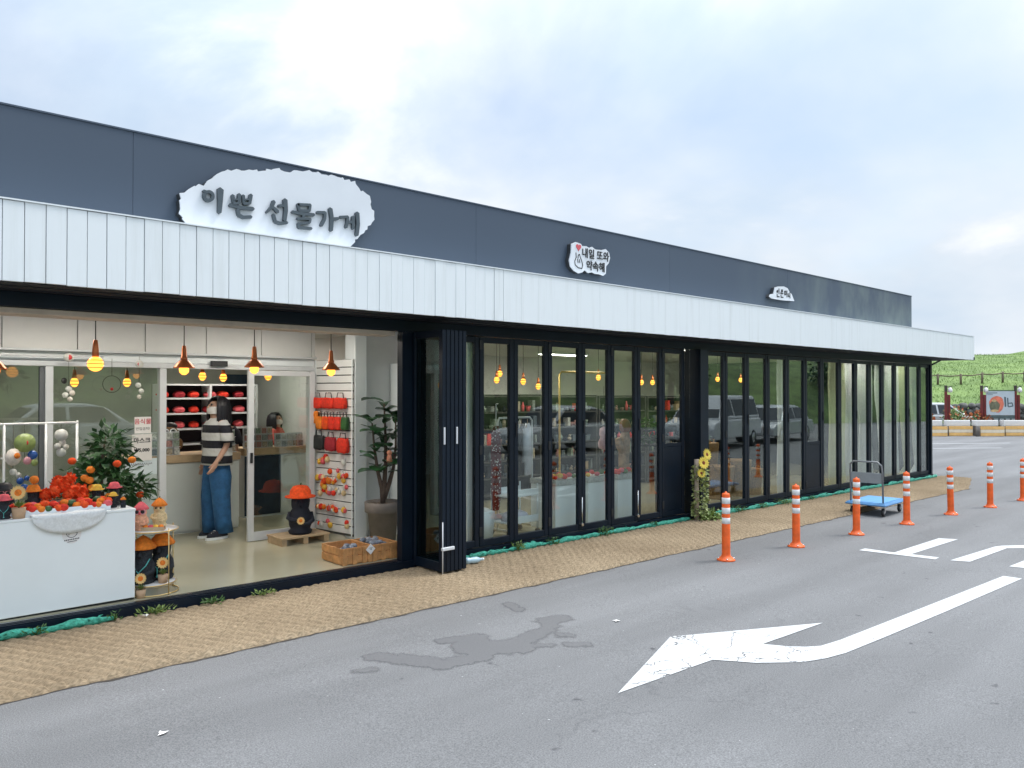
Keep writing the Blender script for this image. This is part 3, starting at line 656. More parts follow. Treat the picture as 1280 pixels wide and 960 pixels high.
MB().box(.068, .772, .02, .026, zb + .098, 1.992).build('pane', GLASS, sdoor)
MB().box(.02, .05, -.015, 0, .98, 1.10, .003).build('lock', BLACKP, sdoor)
# notices taped to the glass
def notice(name, label, x0, x1, z0, z1, lines, tone=PAPER, tilt=0.0):
    n_ = T(name, label, 'notice', ((x0 + x1) / 2, PY + .03, (z0 + z1) / 2))
    w, h = (x1 - x0) / 2, (z1 - z0) / 2
    MB().box(-w, w, 0, .002, -h, h).build('sheet', tone, n_)
    for body, size, dz, m, b in lines: text_part(body, size, .001, b, m, n_, 0, -.0012, dz)
notice('notice', 'paper notice in red and black handwriting taped uppermost on the partition glass', 2.53, 2.695, 1.36, 1.535, [('음식물', .062, .035, INKR, .001), ('반입금지!', .036, -.04, INK, 0)])
notice('notice', 'paper notice reading a price in black, taped under the red-lettered one', 2.505, 2.705, 1.07, 1.352, [('마스크', .062, .07, INK, .002), ('₩5,000', .048, -.03, INK, .002)], pm('paper_cream', (.74, .71, .68), .7, .04, 5))
nn = T('notice', 'pale blue sheet with smudged grey writing, lowest on the partition glass', 'notice', (2.60, PY + .034, 1.0))
MB().box(-.16, .16, 0, .002, -.08, .09).build('sheet', pm('paper_blue', (.62, .70, .72), .7, .04, 5), nn)
mb = MB()
for k in range(11): strip(mb, [(-.13 + k * .022, .02 + rs.uniform(-.01, .01)), (-.12 + k * .022, .045), (-.112 + k * .022, .02 + rs.uniform(-.01, .01))], .005, .005, -.002, -.0005)
mb.build('scribble', pm('grey_ink', (.2, .22, .24), .6, .1, 5), nn)

# ------------------------------------------------------------ pendant lamps
def lamp_kind(kind):
    o = link('pendant_lamp', None)
    if kind == 'cone':
        MB().tube([(0, 0, .17), (0, 0, .40)], .0045, 6).build('cord', CORD, o)
        MB().lathe([(.001, .20), (.016, .195), (.02, .17), (.024, .10), (.03, .09), (.03, .075), (.02, .07)], 12).build('socket', COPPER, o)
        MB().lathe([(.02, .078), (.04, .065), (.085, .012), (.092, .0), (.086, .0), (.04, .055), (.02, .07)], 18).build('shade', COPPER, o)
        b = MB().lathe([(.012, .05), (.034, .02), (.042, -.012), (.036, -.04), (.014, -.058), (.001, -.06)][::-1], 12).build('bulb', BULB, o)
    elif kind == 'globe':
        MB().tube([(0, 0, .17), (0, 0, .40)], .0045, 6).build('cord', CORD, o)
        MB().lathe([(.001, .20), (.016, .195), (.022, .15), (.026, .10), (.026, .06), (.018, .055)], 12).build('socket', COPPER, o)
        b = MB().ball((0, 0, 0), .062, 14, 9).build('bulb', BULB, o)
        for zz in (-.03, .0, .03): MB().lathe([(math.sqrt(.0645 ** 2 - zz * zz), zz - .003), (math.sqrt(.0645 ** 2 - zz * zz) + .003, zz), (math.sqrt(.0645 ** 2 - zz * zz), zz + .003)], 16).build('wire_ring', COPPER, o)
    else:
        MB().tube([(0, 0, .13), (0, 0, .66)], .004, 6).build('cord', CORD, o)
        MB().lathe([(.001, .145), (.014, .14), (.022, .08), (.028, .05), (.02, .045)], 10).build('socket', COPPER, o)
        b = MB().lathe([(.016, .05), (.036, .03), (.043, .0), (.037, -.026), (.018, -.046), (.001, -.05)][::-1], 12).build('bulb', BULB, o)
        for zz in (-.02, .015): MB().lathe([(.042, zz - .005), (.047, zz), (.042, zz + .005)], 14).build('wire_ring', COPPER, o)
    return o
K = {k: lamp_kind(k) for k in ('cone', 'globe', 'small')}; used = set()
def lamp(kind, x, y, z, label, group):
    o = K[kind] if kind not in used else copy_tree(K[kind]); used.add(kind)
    o.location = (x, y, z); tag(o, label, 'lamp', group)
lamp('globe', 1.718, 6.97, 2.03, 'lit glass globe pendant lamp with wire rings hanging over the porch', 'pendant lamps over the porch')
lamp('cone', 2.425, 6.97, 2.01, 'copper cone-shaded pendant hanging next to the globe lamp over the porch', 'pendant lamps over the porch')
lamp('cone', 3.066, 6.97, 2.03, 'middle copper cone-shaded pendant of the three over the porch', 'pendant lamps over the porch')
lamp('cone', 3.865, 6.97, 2.02, 'copper cone-shaded pendant hanging before the slatted merchandise board', 'pendant lamps over the porch')
lamp('cone', 1.02, 6.97, 1.97, 'copper cone-shaded pendant on the far side of the globe lamp', 'pendant lamps over the porch')
for i, (x, z) in enumerate([(2.134, 1.905), (2.698, 1.91), (3.524, 1.99), (3.82, 1.98), (4.363, 2.0)]):
    lamp('small', x, 9.5 + .1 * (i % 2), z, 'small lit cage bulb hanging inside behind the glass partition', 'bulbs behind the partition')
for i, (x, z) in enumerate([(7.274, 1.944), (7.895, 1.986), (8.011, 2.087), (8.404, 1.966), (8.796, 1.891), (9.111, 2.092), (10.206, 2.052), (11.482, 1.979), (11.895, 1.982), (13.922, 2.066), (14.907, 2.059)]):
    lamp('small', x, 9.0 + .06 * (i % 3), z, 'small lit cage bulb hanging inside the glazed wing', 'bulbs inside the glazed wing')

# ------------------------------------------------------------ figurines, fruit, flowers
def sunflower(mb_p, mb_c, c, r, nrm, up=(0, 0, 1), cr_=.44):
    n_ = Vector(nrm).normalized(); t = n_.cross(Vector(up)).normalized(); u = t.cross(n_); c = Vector(c)
    for k in range(14):
        a = 2 * math.pi * k / 14; d = t * math.cos(a) + u * math.sin(a)
        mb_p.leaf(c + d * r * cr_ * .5, d + n_ * .15, n_, r * (1 - cr_ * .5), r * .42)
        a += .22; d = t * math.cos(a) + u * math.sin(a)
        mb_p.leaf(c + d * r * .3 - n_ * .003, d, n_, r * .62, r * .34)
    m = 10
    mb_c.add([c + n_ * r * .14] + [c + (t * math.cos(2 * math.pi * k / m) + u * math.sin(2 * math.pi * k / m)) * r * cr_ + n_ * r * .05 for k in range(m)], [(0, k + 1, (k + 1) % m + 1) for k in range(m)], True)
PET = pm('yellow_petal', (.82, .56, .04), .6, .15, 40, hue2=(.88, .74, .14)); PETC = pm('cream_petal', (.82, .55, .22), .7, .1, 30); CENT = pm('brown_disc', (.22, .05, .015), .8, .4, 60); CENTO = pm('orange_disc', (.80, .20, .02), .8, .3, 60)
def hareubang(label, x, y, z, h, body, hat, hatstyle='brim', cord=False, glasses=False, face=None, rz=0, group='stone grandfather figurines', flower=False):
    """squat stone-grandfather doll: lumpy body, folded arms, bulging head, felt hat"""
    o = T('stone_figurine', label, 'figurine', (x, y, z), rz, group); s = h
    MB().lathe([(.001, 0), (.22 * s, .0), (.235 * s, .06 * s), (.20 * s, .10 * s), (.225 * s, .18 * s), (.24 * s, .30 * s), (.215 * s, .40 * s), (.19 * s, .47 * s), (.165 * s, .51 * s), (.185 * s, .58 * s), (.19 * s, .68 * s), (.17 * s, .76 * s), (.10 * s, .80 * s), (.001, .81 * s)], 16, wob=.09).build('body', body, o)
    MB().tube([(-.20 * s, -.04 * s, .43 * s), (-.235 * s, -.10 * s, .34 * s), (-.15 * s, -.22 * s, .30 * s), (-.03 * s, -.245 * s, .31 * s)], [.05 * s, .055 * s, .05 * s, .04 * s], 8).build('arm', body, o)
    MB().tube([(.20 * s, -.04 * s, .43 * s), (.235 * s, -.10 * s, .27 * s), (.15 * s, -.22 * s, .22 * s), (.03 * s, -.245 * s, .22 * s)], [.05 * s, .055 * s, .05 * s, .04 * s], 8).build('arm', body, o)
    for q in (-1, 1): MB().ball((q * .075 * s, -.165 * s, .66 * s), .038 * s, 8, 5).build('eye', body if face is None else INK, o)
    MB().tube([(0, -.165 * s, .69 * s), (0, -.225 * s, .60 * s), (0, -.18 * s, .575 * s)], [.02 * s, .045 * s, .03 * s], 7).build('nose', body if face is None else face, o)
    if hatstyle == 'brim': MB().lathe([(.001, .73 * s), (.20 * s, .73 * s), (.31 * s, .745 * s), (.31 * s, .77 * s), (.22 * s, .79 * s), (.21 * s, .88 * s), (.15 * s, .97 * s), (.001, 1.0 * s)], 18, wob=.05).build('hat', hat, o)
    else: MB().lathe([(.001, .72 * s), (.25 * s, .72 * s), (.27 * s, .75 * s), (.21 * s, .83 * s), (.12 * s, .93 * s), (.04 * s, .99 * s), (.001, 1.0 * s)], 16, wob=.05).build('hat', hat, o)
    MB().tube([(0, 0, .985 * s), (.015 * s, 0, 1.04 * s)], .018 * s, 6).build('hat_stalk', LEAFD, o)
    if cord: MB().tube([(-.17 * s, -.10 * s, .52 * s), (-.13 * s, -.23 * s, .40 * s), (0, -.29 * s, .26 * s), (.13 * s, -.23 * s, .40 * s), (.17 * s, -.10 * s, .52 * s)], .012 * s, 6).tube([(0, -.29 * s, .26 * s), (0.0, -.29 * s, .12 * s)], .010 * s, 6).ball((0, -.29 * s, .10 * s), .025 * s, 6, 5).build('necklace', TEAL, o)
    if glasses:
        g = MB().build('glasses', PINK, o) if False else None
        for q in (-1, 1):
            f = MB(); f.tube([(q * .095 * s + .085 * s * math.cos(a), -.205 * s, .66 * s + .085 * s * math.sin(a)) for a in [2 * math.pi * k / 14 for k in range(15)]], .018 * s, 6, cap=False); rim = f.build('glasses_rim', pm('pink_rim', (.75, .35, .38), .4, .05, 5), o)
            MB().lathe([(.001, 0), (.08 * s, 0), (.08 * s, .008 * s), (.001, .012 * s)], 12).build('lens', BLACKP, rim).rotation_euler = (math.pi / 2, 0, 0); rim.children[0].location = (q * .095 * s, -.20 * s, .66 * s)
    if flower:
        p_, c_ = MB(), MB(); sunflower(p_, c_, (0, -.31 * s, .30 * s), .085 * s, (0, -1, .1)); p_.build('pendant_petals', PETC, o); c_.build('pendant_centre', CENTO, o)
    return o
# big dark doll on a pallet by the sliding door
pl = T('wooden_pallet', 'low pale wood plinth under the tall black hatted doll', 'pallet', (4.18, 8.28, fl(4.2)))
for k in range(4): MB().box(-.30, .30, -.19 + k * .098, -.10 + k * .098, .075, .095, .002).build('plank', WOODT, pl)
for x in (-.29, -.03, .23): MB().box(x, x + .06, -.18, .19, 0, .074, .003).build('bearer', WOODT, pl)
hareubang('tall black stone-grandfather doll in red-orange hat with orange pouch, on the wooden plinth', 4.20, 8.28, fl(4.2) + .096, .56, NAVYC, REDOR, cord=False, rz=R(-25), flower=True)
# wooden crates
def crate(label, x, y, L, Wd, H, rz):
    o = T('wooden_crate', label, 'crate', (x, y, fl(x) + .001), rz, 'wooden crates at the porch edge')
    for r in range(2):
        z0 = .01 + r * (H / 2); z1 = z0 + H / 2 - .008
        for q in (0, 1):
            yy = q * (Wd - .014)
            MB().box(0, L, yy, yy + .014, z0, z1, .003).build('slat', CRATE, o); xx = q * (L - .014)
            MB().box(xx, xx + .014, .0145, Wd - .0145, z0, z1, .003).build('slat', CRATE, o)
    for fx in (.0, L * .33, L * .66, L - .05):
        MB().box(fx, fx + .05, -.013, -.0005, .0, H + .004, .003).build('batten', CRATE, o)
    for k in range(3): MB().box(.015, L - .015, .016 + k * (Wd - .03) / 3, .012 + (k + 1) * (Wd - .03) / 3, .0, .009).build('base_slat', CRATE, o)
    return o
crate('orange pine crate with grey wrapped goods and a white tag, at the porch edge', 3.90, 6.80, .34, .42, .165, 0)
crate('orange pine crate with lumpy grey goods, pushed against the door post', 4.245, 6.80, .31, .42, .165, 0)
GREYG = pm('grey_wrapped', (.22, .24, .28), .35, .5, 30, bump=.5, bscale=60)
for i in range(26):
    cx0 = 3.94 if i < 9 else 4.28
    x = cx0 + rs.uniform(0.02, .24); y = 6.85 + rs.uniform(0, .32) * (1 if i >= 9 else .5)
    tag(MB().ball((0, 0, 0), rs.uniform(.03, .045), 7, 5, 1.3, .9, .8, wob=.5).build('wrapped_sweet', GREYG, None, (x, y, fl(x) + .10 + (.05 if i % 2 else .0) + rs.uniform(0, .02)), rs.uniform(0, 6)),
        'grey cellophane packet heaped in the pine crate beside the tag' if i < 9 else 'grey cellophane packet heaped in the crate by the door post', 'packet', 'grey packets in the crates')
tg = tag(MB().xz([(0, .055), (.055, 0), (0, -.055), (-.055, 0)], 0, .003).build('price_tag', PAPER, None, (4.21, 6.775, fl(4.2) + .135)), 'white diamond price tag on the crates at the porch edge', 'tag')
mb = MB()
for k in range(3): strip(mb, [(-.022 + k * .012, .012 - .014 * (k % 2)), (.022 - k * .006, .014 - .012 * k)], .003, .003, -.0012, -.0002)
mb.build('scribble', INK, tg)
# round wire table
tb = T('round_wire_table', 'two-tier round side table of brass wire beside the white counter', 'table', (2.17, 6.98, fl(2.2)))
for z, r in ((.525, .20), (.075, .185)):
    MB().lathe([(.001, z), (r, z), (r, z + .018), (.001, z + .02)], 24).build('tray', pm('marble_white', (.68, .66, .63), .35, .1, 6), tb)
    MB().tube([((r + .004) * math.cos(2 * math.pi * k / 24), (r + .004) * math.sin(2 * math.pi * k / 24), z + .012) for k in range(25)], .006, 6, cap=False).build('rim', GOLD, tb)
for a in (20, 110, 200, 290): MB().tube([(.21 * math.cos(R(a)), .21 * math.sin(R(a)), 0), (.208 * math.cos(R(a)), .208 * math.sin(R(a)), .56)], .005, 6).build('leg', GOLD, tb)
MB().tube([(.21 * math.cos(2 * math.pi * k / 24), .21 * math.sin(2 * math.pi * k / 24), .012) for k in range(25)], .006, 6, cap=False).build('foot_ring', GOLD, tb)
tz = fl(2.2)
hareubang('pink-hatted doll in round sunglasses with knitted pink body, on the round table', 2.07, 6.95, tz + .546, .24, pm('salmon_knit', (.80, .40, .25), .9, .3, 60, bump=.5, bscale=150), PINK, 'cone', glasses=True, rz=R(-30), face=PINK)
hareubang('orange-hatted doll with cream knitted body on the round table', 2.24, 7.02, tz + .546, .25, CREAM, ORANGE, 'cone', rz=R(-30), face=CREAM)
hareubang('black doll in orange hat with teal cord on the lower tier, against the white counter', 2.09, 6.96, tz + .096, .40, BASALT, ORANGE, 'cone', cord=True, rz=R(-35))
hareubang('black doll in orange hat on the lower tier with sunflower pot before it', 2.26, 7.02, tz + .096, .41, BASALT, ORANGE, 'cone', cord=True, rz=R(-35))
tray = T('gift_tray', 'small pale wooden tray of felt fruit on the round wire table', 'tray', (2.14, 6.86, tz + .546), R(-30))
MB().box(-.09, .09, -.035, .035, 0, .006).build('base', WOODT, tray)
for q in (-.035, .031): MB().box(-.09, .09, q, q + .004, .0065, .03).build('side', WOODT, tray)
for i, (dx, m) in enumerate([(-.06, ORANGE), (-.02, PINK), (.02, YELL), (.06, ORANGE)]):
    tag(MB().ball((0, 0, 0), .024, 9, 6, 1, 1, .85, wob=.15).build('felt_fruit', m, None, (2.14 + dx * .87, 6.86 - dx * .5, tz + .573)), ['orange felt ball at the counter end of the round table tray', 'pink felt ball in the round table tray', 'yellow felt ball in the round table tray', 'orange felt ball at the outer end of the round table tray'][i], 'felt fruit', 'felt fruit on the round table')
def flowerpot(label, x, y, z, s=1.0, rz=R(-30), group='potted felt sunflowers'):
    o = T('sunflower_pot', label, 'potted flower', (x, y, z), rz, group)
    MB().lathe([(.001, 0), (.035 * s, 0), (.042 * s, .07 * s), (.001, .068 * s)], 14).build('pot', TERRA, o)
    MB().tube([(0, 0, .06 * s), (0, -.005, .15 * s)], .004 * s, 6).build('stem', LEAF, o)
    lf = MB()
    for k in range(16): a = k * 2.4; lf.leaf((0, 0, .07 * s), (math.cos(a), math.sin(a), .7 + .3 * (k % 3)), (0, 0, 1), .055 * s, .026 * s)
    lf.build('leaves', LEAFL, o)
    p_, c_ = MB(), MB(); sunflower(p_, c_, (0, -.012 * s, .17 * s), .052 * s, (0, -1, .15)); p_.build('petals', PETC, o); c_.build('flower_centre', CENTO, o)
flowerpot('potted felt sunflower on the lower tier of the round table', 2.215, 6.845, tz + .096)
flowerpot('potted felt sunflower on the floor beside the white counter', 2.035, 6.83, tz + .002, .95)
flowerpot('potted felt sunflower standing on the white counter', 1.17, 6.86, .842, 1.15)
# ------------------------------------------------------------ white counter and what stands on it
CT = .842
ct = T('display_counter', 'white painted display counter at the porch edge with a small round logo', 'counter', (.6, 6.80, fl(1)))
CW = pm('counter_white', (.86, .90, .90), .42, .03, 2)
MB().box(-1.3, 1.38, 0, .6, .012, CT - fl(1) - .02, .004).build('cabinet', CW, ct); MB().box(-1.305, 1.384, -.004, .61, CT - fl(1) - .0195, CT - fl(1), .003).build('top', CW, ct)
MB().box(-1.3, 1.375, .01, .59, 0, .0115).build('plinth', BLACKP, ct)
lx, lz = 1.515 - .6, .60
lg = MB().xz([(lx + .052 * math.cos(2 * math.pi * k / 28), lz + .06 * math.sin(2 * math.pi * k / 28)) for k in range(28)], -.0012, -.0004).build('logo_sheet', PAPER, ct)
lg.scale = (1.3, 1, 1.25); lg.location = (-lx * .3, 0, -lz * .25 - .01)
ring = MB()
for k in range(28):
    a, c = 2 * math.pi * k / 28, 2 * math.pi * (k + 1) / 28
    ring.xz([(lx + .040 * math.cos(a), lz + .040 * math.sin(a)), (lx + .040 * math.cos(c), lz + .040 * math.sin(c)), (lx + .036 * math.cos(c), lz + .036 * math.sin(c)), (lx + .036 * math.cos(a), lz + .036 * math.sin(a))], -.0026, -.0016)
ring.xz([(lx - .030, lz - .006), (lx - .022, lz + .012), (lx - .005, lz + .018), (lx + .014, lz + .017), (lx + .028, lz + .004), (lx + .034, lz - .006), (lx + .012, lz + .001), (lx - .012, lz + .001)], -.0026, -.0016)
ring.xz([(lx - .028, lz - .014), (lx - .012, lz - .012), (lx - .022, lz - .020)], -.0026, -.0016)
for k in range(9): ring.xz([(lx - .052 + k * .012, lz - .062 + .001 * k), (lx - .044 + k * .012, lz - .061 + .001 * k), (lx - .044 + k * .012, lz - .052 + .001 * k), (lx - .052 + k * .012, lz - .053 + .001 * k)], -.0026, -.0016)
ring.xz([(lx - .03, lz - .074), (lx + .035, lz - .068), (lx + .035, lz - .064), (lx - .03, lz - .069)], -.0026, -.0016)
ring.build('logo_print', INK, ct)
# fluffy white cloth over the front edge
fc = MB(); NU, NV = 40, 12; vv = []
for j in range(NV):
    for i in range(NU):
        u = -1 + 2 * i / (NU - 1); v = j / (NV - 1); drop = .155 * math.sqrt(max(0, 1 - u * u)) * v
        x = 1.50 + u * .26; bul = .022 * math.sqrt(max(0, 1 - u * u)) * math.sin(math.pi * min(1, v * .9 + .1)) + .010 * noise.noise(Vector((x * 22, v * 7, 2)))
        if v < .3: y, z = 6.80 + (.3 - v) * .4, CT + .012 + .012 * noise.noise(Vector((x * 20, v * 9, 5)))
        else: y, z = 6.794 - max(.004, bul) - .004, CT + .012 - drop * (v - .3) / .7
        vv.append((x, y, z))
fc.add(vv, [(j * NU + i, (j + 1) * NU + i, (j + 1) * NU + i + 1, j * NU + i + 1) for j in range(NV - 1) for i in range(NU - 1)], True)
fo = fc.build('fur_cloth', pm('white_fur', (.80, .82, .82), .95, .1, 60, bump=.35, bscale=160)); tag(fo, 'white fluffy fur cloth hanging over the counter front', 'cloth')
sm_ = fo.modifiers.new('thick', 'SOLIDIFY'); sm_.thickness = .012; sm_.offset = 0
wt = T('felt_tray', 'long shallow white tray of red and orange felt fruit on the counter', 'tray', (1.45, 6.98, CT))
MB().box(-.30, .36, -.12, .12, .0, .008).build('base', WHITE, wt)
for q in (-.12, .112): MB().box(-.30, .36, q, q + .008, .0085, .05).build('side', WHITE, wt)
for q in (-.30, .352): MB().box(q, q + .008, -.111, .111, .0085, .05).build('end', WHITE, wt)
rf = random.Random(5); cols = [REDOR, RED, ORANGE, PINK, REDOR, RED, ORANGE, LEAFD]; cn = {id(REDOR): 'red-orange', id(RED): 'red', id(ORANGE): 'orange', id(PINK): 'pink', id(LEAFD): 'dark green'}
for i in range(44):
    x = 1.18 + .62 * (i % 11) / 10 + rf.uniform(-.02, .02); row = i // 11; y = 6.89 + row * .058 + rf.uniform(-.01, .01)
    m = cols[(i * 5 + i // 7) % 8]; r = rf.uniform(.030, .038)
    tag(MB().ball((0, 0, 0), r, 10, 6, 1, 1, .82, wob=.12).build('felt_fruit', m, None, (x, y, CT + .045 + (.02 if row in (1, 2) else 0) + rf.uniform(0, .012)), rf.uniform(0, 6)), cn[id(m)] + ' felt fruit heaped in the white counter tray', 'felt fruit', 'felt fruit in the counter tray')
for i, (x, y, z, m) in enumerate([(1.40, 7.13, .97, REDOR), (1.46, 7.10, 1.0, REDOR), (1.53, 7.13, 1.03, REDOR), (1.60, 7.10, 1.0, REDOR), (1.66, 7.13, .98, REDOR), (1.50, 7.18, 1.06, REDOR), (1.58, 7.18, 1.08, REDOR), (1.64, 7.08, .94, REDOR), (1.55, 7.06, .97, REDOR)]):
    mb = MB(); mb.ball((0, 0, 0), .045, 12, 8, 1, 1, .9, wob=.5)
    for k in range(40):
        d = Vector((rf.gauss(0, 1), rf.gauss(0, 1), rf.gauss(0, 1))).normalized(); mb.leaf(d * .035, d + Vector((rf.uniform(-.4, .4),) * 3), d.orthogonal(), .03, .03)
    tag(mb.build('paper_flower', m, None, (x, y, z)), 'bright red-orange ruffled flower in the bunch behind the counter tray', 'flower', 'ruffled flowers on the counter')
bk = T('flower_box', 'wooden box holding the bunch of red ruffled flowers on the counter', 'box', (1.53, 7.13, CT))
for q in (-.07, .062): MB().box(-.17, .17, q, q + .008, 0, .085).build('side', WOODT, bk)
for q in (-.17, .162): MB().box(q, q + .008, -.061, .061, 0, .085).build('end', WOODT, bk)
MB().box(-.16, .16, -.06, .06, .06, .08).build('fill', pm('grey_moss', (.10, .11, .10), .95, .5, 60, bump=1, bscale=90), bk)
hareubang('black doll in pink hat with long teal cord on the white counter', 1.08, 6.90, CT, .19, BASALT, PINK, cord=True, rz=R(-10))
hareubang('black doll in round sunglasses, behind the pink-hatted doll on the counter', 1.13, 7.18, CT, .25, BASALT, BLACKP, glasses=True, rz=R(-10))
hareubang('black doll in orange hat with an orange pompom, beside the felt fruit tray', 1.32, 7.16, CT, .22, BASALT, ORANGE, rz=R(-15))
tag(MB().ball((0, 0, 0), .034, 10, 7, wob=.15).build('felt_fruit', ORANGE, None, (1.325, 7.16, CT + .255)), 'orange felt ball resting on the orange-hatted counter doll', 'felt fruit')
hareubang('black doll in straw-yellow hat standing at the end of the felt fruit tray', 1.77, 7.12, CT, .19, BASALT, YELL, rz=R(-20))
hareubang('black doll in pink hat beside the straw-hatted doll on the counter', 1.90, 7.10, CT, .20, BASALT, PINK, rz=R(-20))
hareubang('small black doll in yellow hat in front of the pair at the counter end', 1.86, 6.98, CT, .13, BASALT, YELL, rz=R(-20))
hareubang('smallest dark doll in orange cap at the counter end', 1.92, 6.92, CT, .09, BASALT, ORANGE, 'cone', rz=R(-20))

# tangerine tree behind the counter
def leaf_cloud(mb, c, rx, ry, rz_, n, L, w, seed, hollow=.35, droop=.2):
    q = random.Random(seed)
    for i in range(n):
        d = Vector((q.gauss(0, 1), q.gauss(0, 1), q.gauss(0, 1))).normalized(); t = (hollow + (1 - hollow) * q.random()) 
        nz_ = 1 + .35 * noise.noise(d * 2.2 + Vector((seed, 0, 0)))
        p = Vector((c[0] + d.x * rx * t * nz_, c[1] + d.y * ry * t * nz_, c[2] + d.z * rz_ * t * nz_))
        o = (d + Vector((q.uniform(-1, 1), q.uniform(-1, 1), q.uniform(-1, .6) - droop))).normalized()
        mb.leaf(p, o, Vector((q.uniform(-1, 1), q.uniform(-1, 1), 1)), L * q.uniform(.7, 1.3), w * q.uniform(.7, 1.3))
tt = T('tangerine_tree', 'leafy dark green tangerine tree with orange fruit behind the white counter', 'tree', (1.98, 7.75, fl(2)))
MB().tube([(0, 0, .25), (.01, 0, .6), (-.02, .02, 1.0), (.02, 0, 1.3)], [.022, .02, .014, .006], 8).build('trunk', BARK, tt)
MB().lathe([(.001, 0), (.14, 0), (.17, .28), (.16, .29), (.001, .27)], 18).build('pot', GREYPOT, tt)
mb = MB(); leaf_cloud(mb, (0, 0, .86), .31, .30, .34, 620, .10, .042, 1); leaf_cloud(mb, (.05, 0, 1.18), .17, .17, .24, 220, .10, .04, 2); leaf_cloud(mb, (.24, -.05, .80), .18, .16, .14, 160, .10, .04, 3); leaf_cloud(mb, (-.22, -.05, .80), .18, .16, .14, 160, .10, .04, 4); mb.build('crown', LEAFD, tt)
for i in range(15):
    a = rf.uniform(-2.9, -.3); z = .62 + .5 * rf.random(); r = .29 * math.cos((z - .86) * 1.6)
    MB().ball((r * math.cos(a) * 1.1, r * math.sin(a) * 1.0, z), .036, 9, 6, 1, 1, .88).build('tangerine', [ORANGE, REDOR][i % 3 == 0], tt)

# white wire rack with hanging mobiles
wr = T('wire_rack', 'white tubular display rack hung with glass mobiles behind the counter', 'rack', (1.35, 8.0, fl(1.3)))
WT = pm('white_tube', (.75, .76, .77), .35, .03, 5)
for x in (-.10, .22, .47, .53): MB().tube([(x, 0 if x < .5 else .25, 0), (x, 0 if x < .5 else .25, 1.42)], .011, 8).build('upright', WT, wr)
MB().tube([(-.6, 0, 1.42), (.48, 0, 1.42)], .011, 8).build('top_bar', WT, wr); MB().tube([(.47, 0, 1.425), (.53, .25, 1.425)], .010, 8).build('side_bar', WT, wr); MB().tube([(-.6, 0, 1.12), (-.1, 0, 1.12)], .009, 8).build('cross_bar', WT, wr)
def mobile(label, x, y, z, items):
    o = T('glass_mobile', label, 'mobile', (x, y, z), 0, 'hanging glass mobiles')
    zmin = min(i[1] for i in items)
    MB().tube([(0, 0, 0), (0, 0, zmin)], .002, 5).build('thread', CORD, o)
    for dx, dz, r, m in items:
        d = MB().lathe([(.001, -.004), (r, -.003), (r, .003), (.001, .004)], 14).build('disc', m, o); d.rotation_euler = (R(90), 0, R(rf.uniform(-30, 30))); d.location = (dx, -.006 + rf.uniform(-.004, .004), dz)
GB = pm('blue_glass', (.03, .10, .35), .15, .3, 20); GW = pm('milk_glass', (.62, .62, .58), .3, .15, 20); GGr = pm('green_glass', (.28, .36, .12), .3, .3, 12); GR = pm('red_glass', (.55, .03, .03), .3, .2, 20); GP = pm('pink_glass', (.65, .30, .35), .3, .2, 20); GSh = pm('shell', (.70, .64, .58), .4, .15, 30)
mobile('green glass flower mobile with red heart hanging in the wire rack', 1.40, 7.97, fl(1) + 1.41, [(0, -.16, .085, GGr), (.004, -.16, .026, GR), (.06, -.27, .04, GB), (.02, -.32, .035, GP), (.075, -.34, .03, GGr)])
mobile('white shell disc mobile hanging beside the green glass flower', 1.31, 7.95, fl(1) + 1.41, [(0, -.28, .075, GSh), (.03, -.27, .026, ORANGE), (.0, -.41, .03, GW), (.04, -.44, .025, GW)])
mobile('blue glass bead mobile hanging low in the wire rack', 1.36, 7.93, fl(1) + 1.0, [(0, -.08, .03, GB), (.03, -.14, .032, GB), (-.03, -.16, .03, GB), (.01, -.20, .028, GB), (.05, -.06, .024, GB)])
mobile('grey ring mobile with white beads hanging at the rack end', 1.68, 7.95, fl(1) + 1.41, [(0, -.10, .055, GW), (.01, -.17, .03, GSh), (-.03, -.2, .028, GW), (.04, -.21, .026, GSh), (0, -.26, .04, GW)])
mobile('pale shell chime with red bell hanging before the partition glass next to the white mullion', 1.87, 8.55, 2.19, [(0, -.05, .045, GW), (0.002, -.05, .026, GR), (-.04, -.28, .03, BLACKP), (.0, -.36, .028, GW), (.03, -.40, .028, GSh), (-.03, -.42, .028, GW), (.01, -.46, .024, GSh)])
mobile('pale shell chime with red bell hanging above the paper notices', 2.52, 8.55, 2.17, [(0, -.08, .04, GW), (.002, -.08, .022, GR), (-.01, -.30, .028, GW), (.02, -.36, .026, GW), (.0, -.42, .024, GSh)])
o = T('wire_hoop', 'thin black hoop with small red bead hanging before the partition glass', 'ornament', (2.26, 8.55, 1.88)); MB().tube([(.085 * math.cos(2 * math.pi * k / 24), 0, .085 * math.sin(2 * math.pi * k / 24)) for k in range(25)], .003, 5, cap=False).tube([(0, 0, .085), (0, 0, .26)], .002, 5).build('hoop', CORD, o); MB().ball((0, 0, -.05), .016, 8, 6).build('bead', GR, o)

# ------------------------------------------------------------ slatted board with bags and trinkets
A = Vector((4.62, 8.69)); B = Vector((4.725, 7.98)); dv = (B - A); Ln = dv.length
sb = T('slatted_board', 'white slatted merchandise board hung with red bags and trinkets', 'display board', (A.x, A.y, fl(4.7)), math.atan2(dv.y, dv.x))
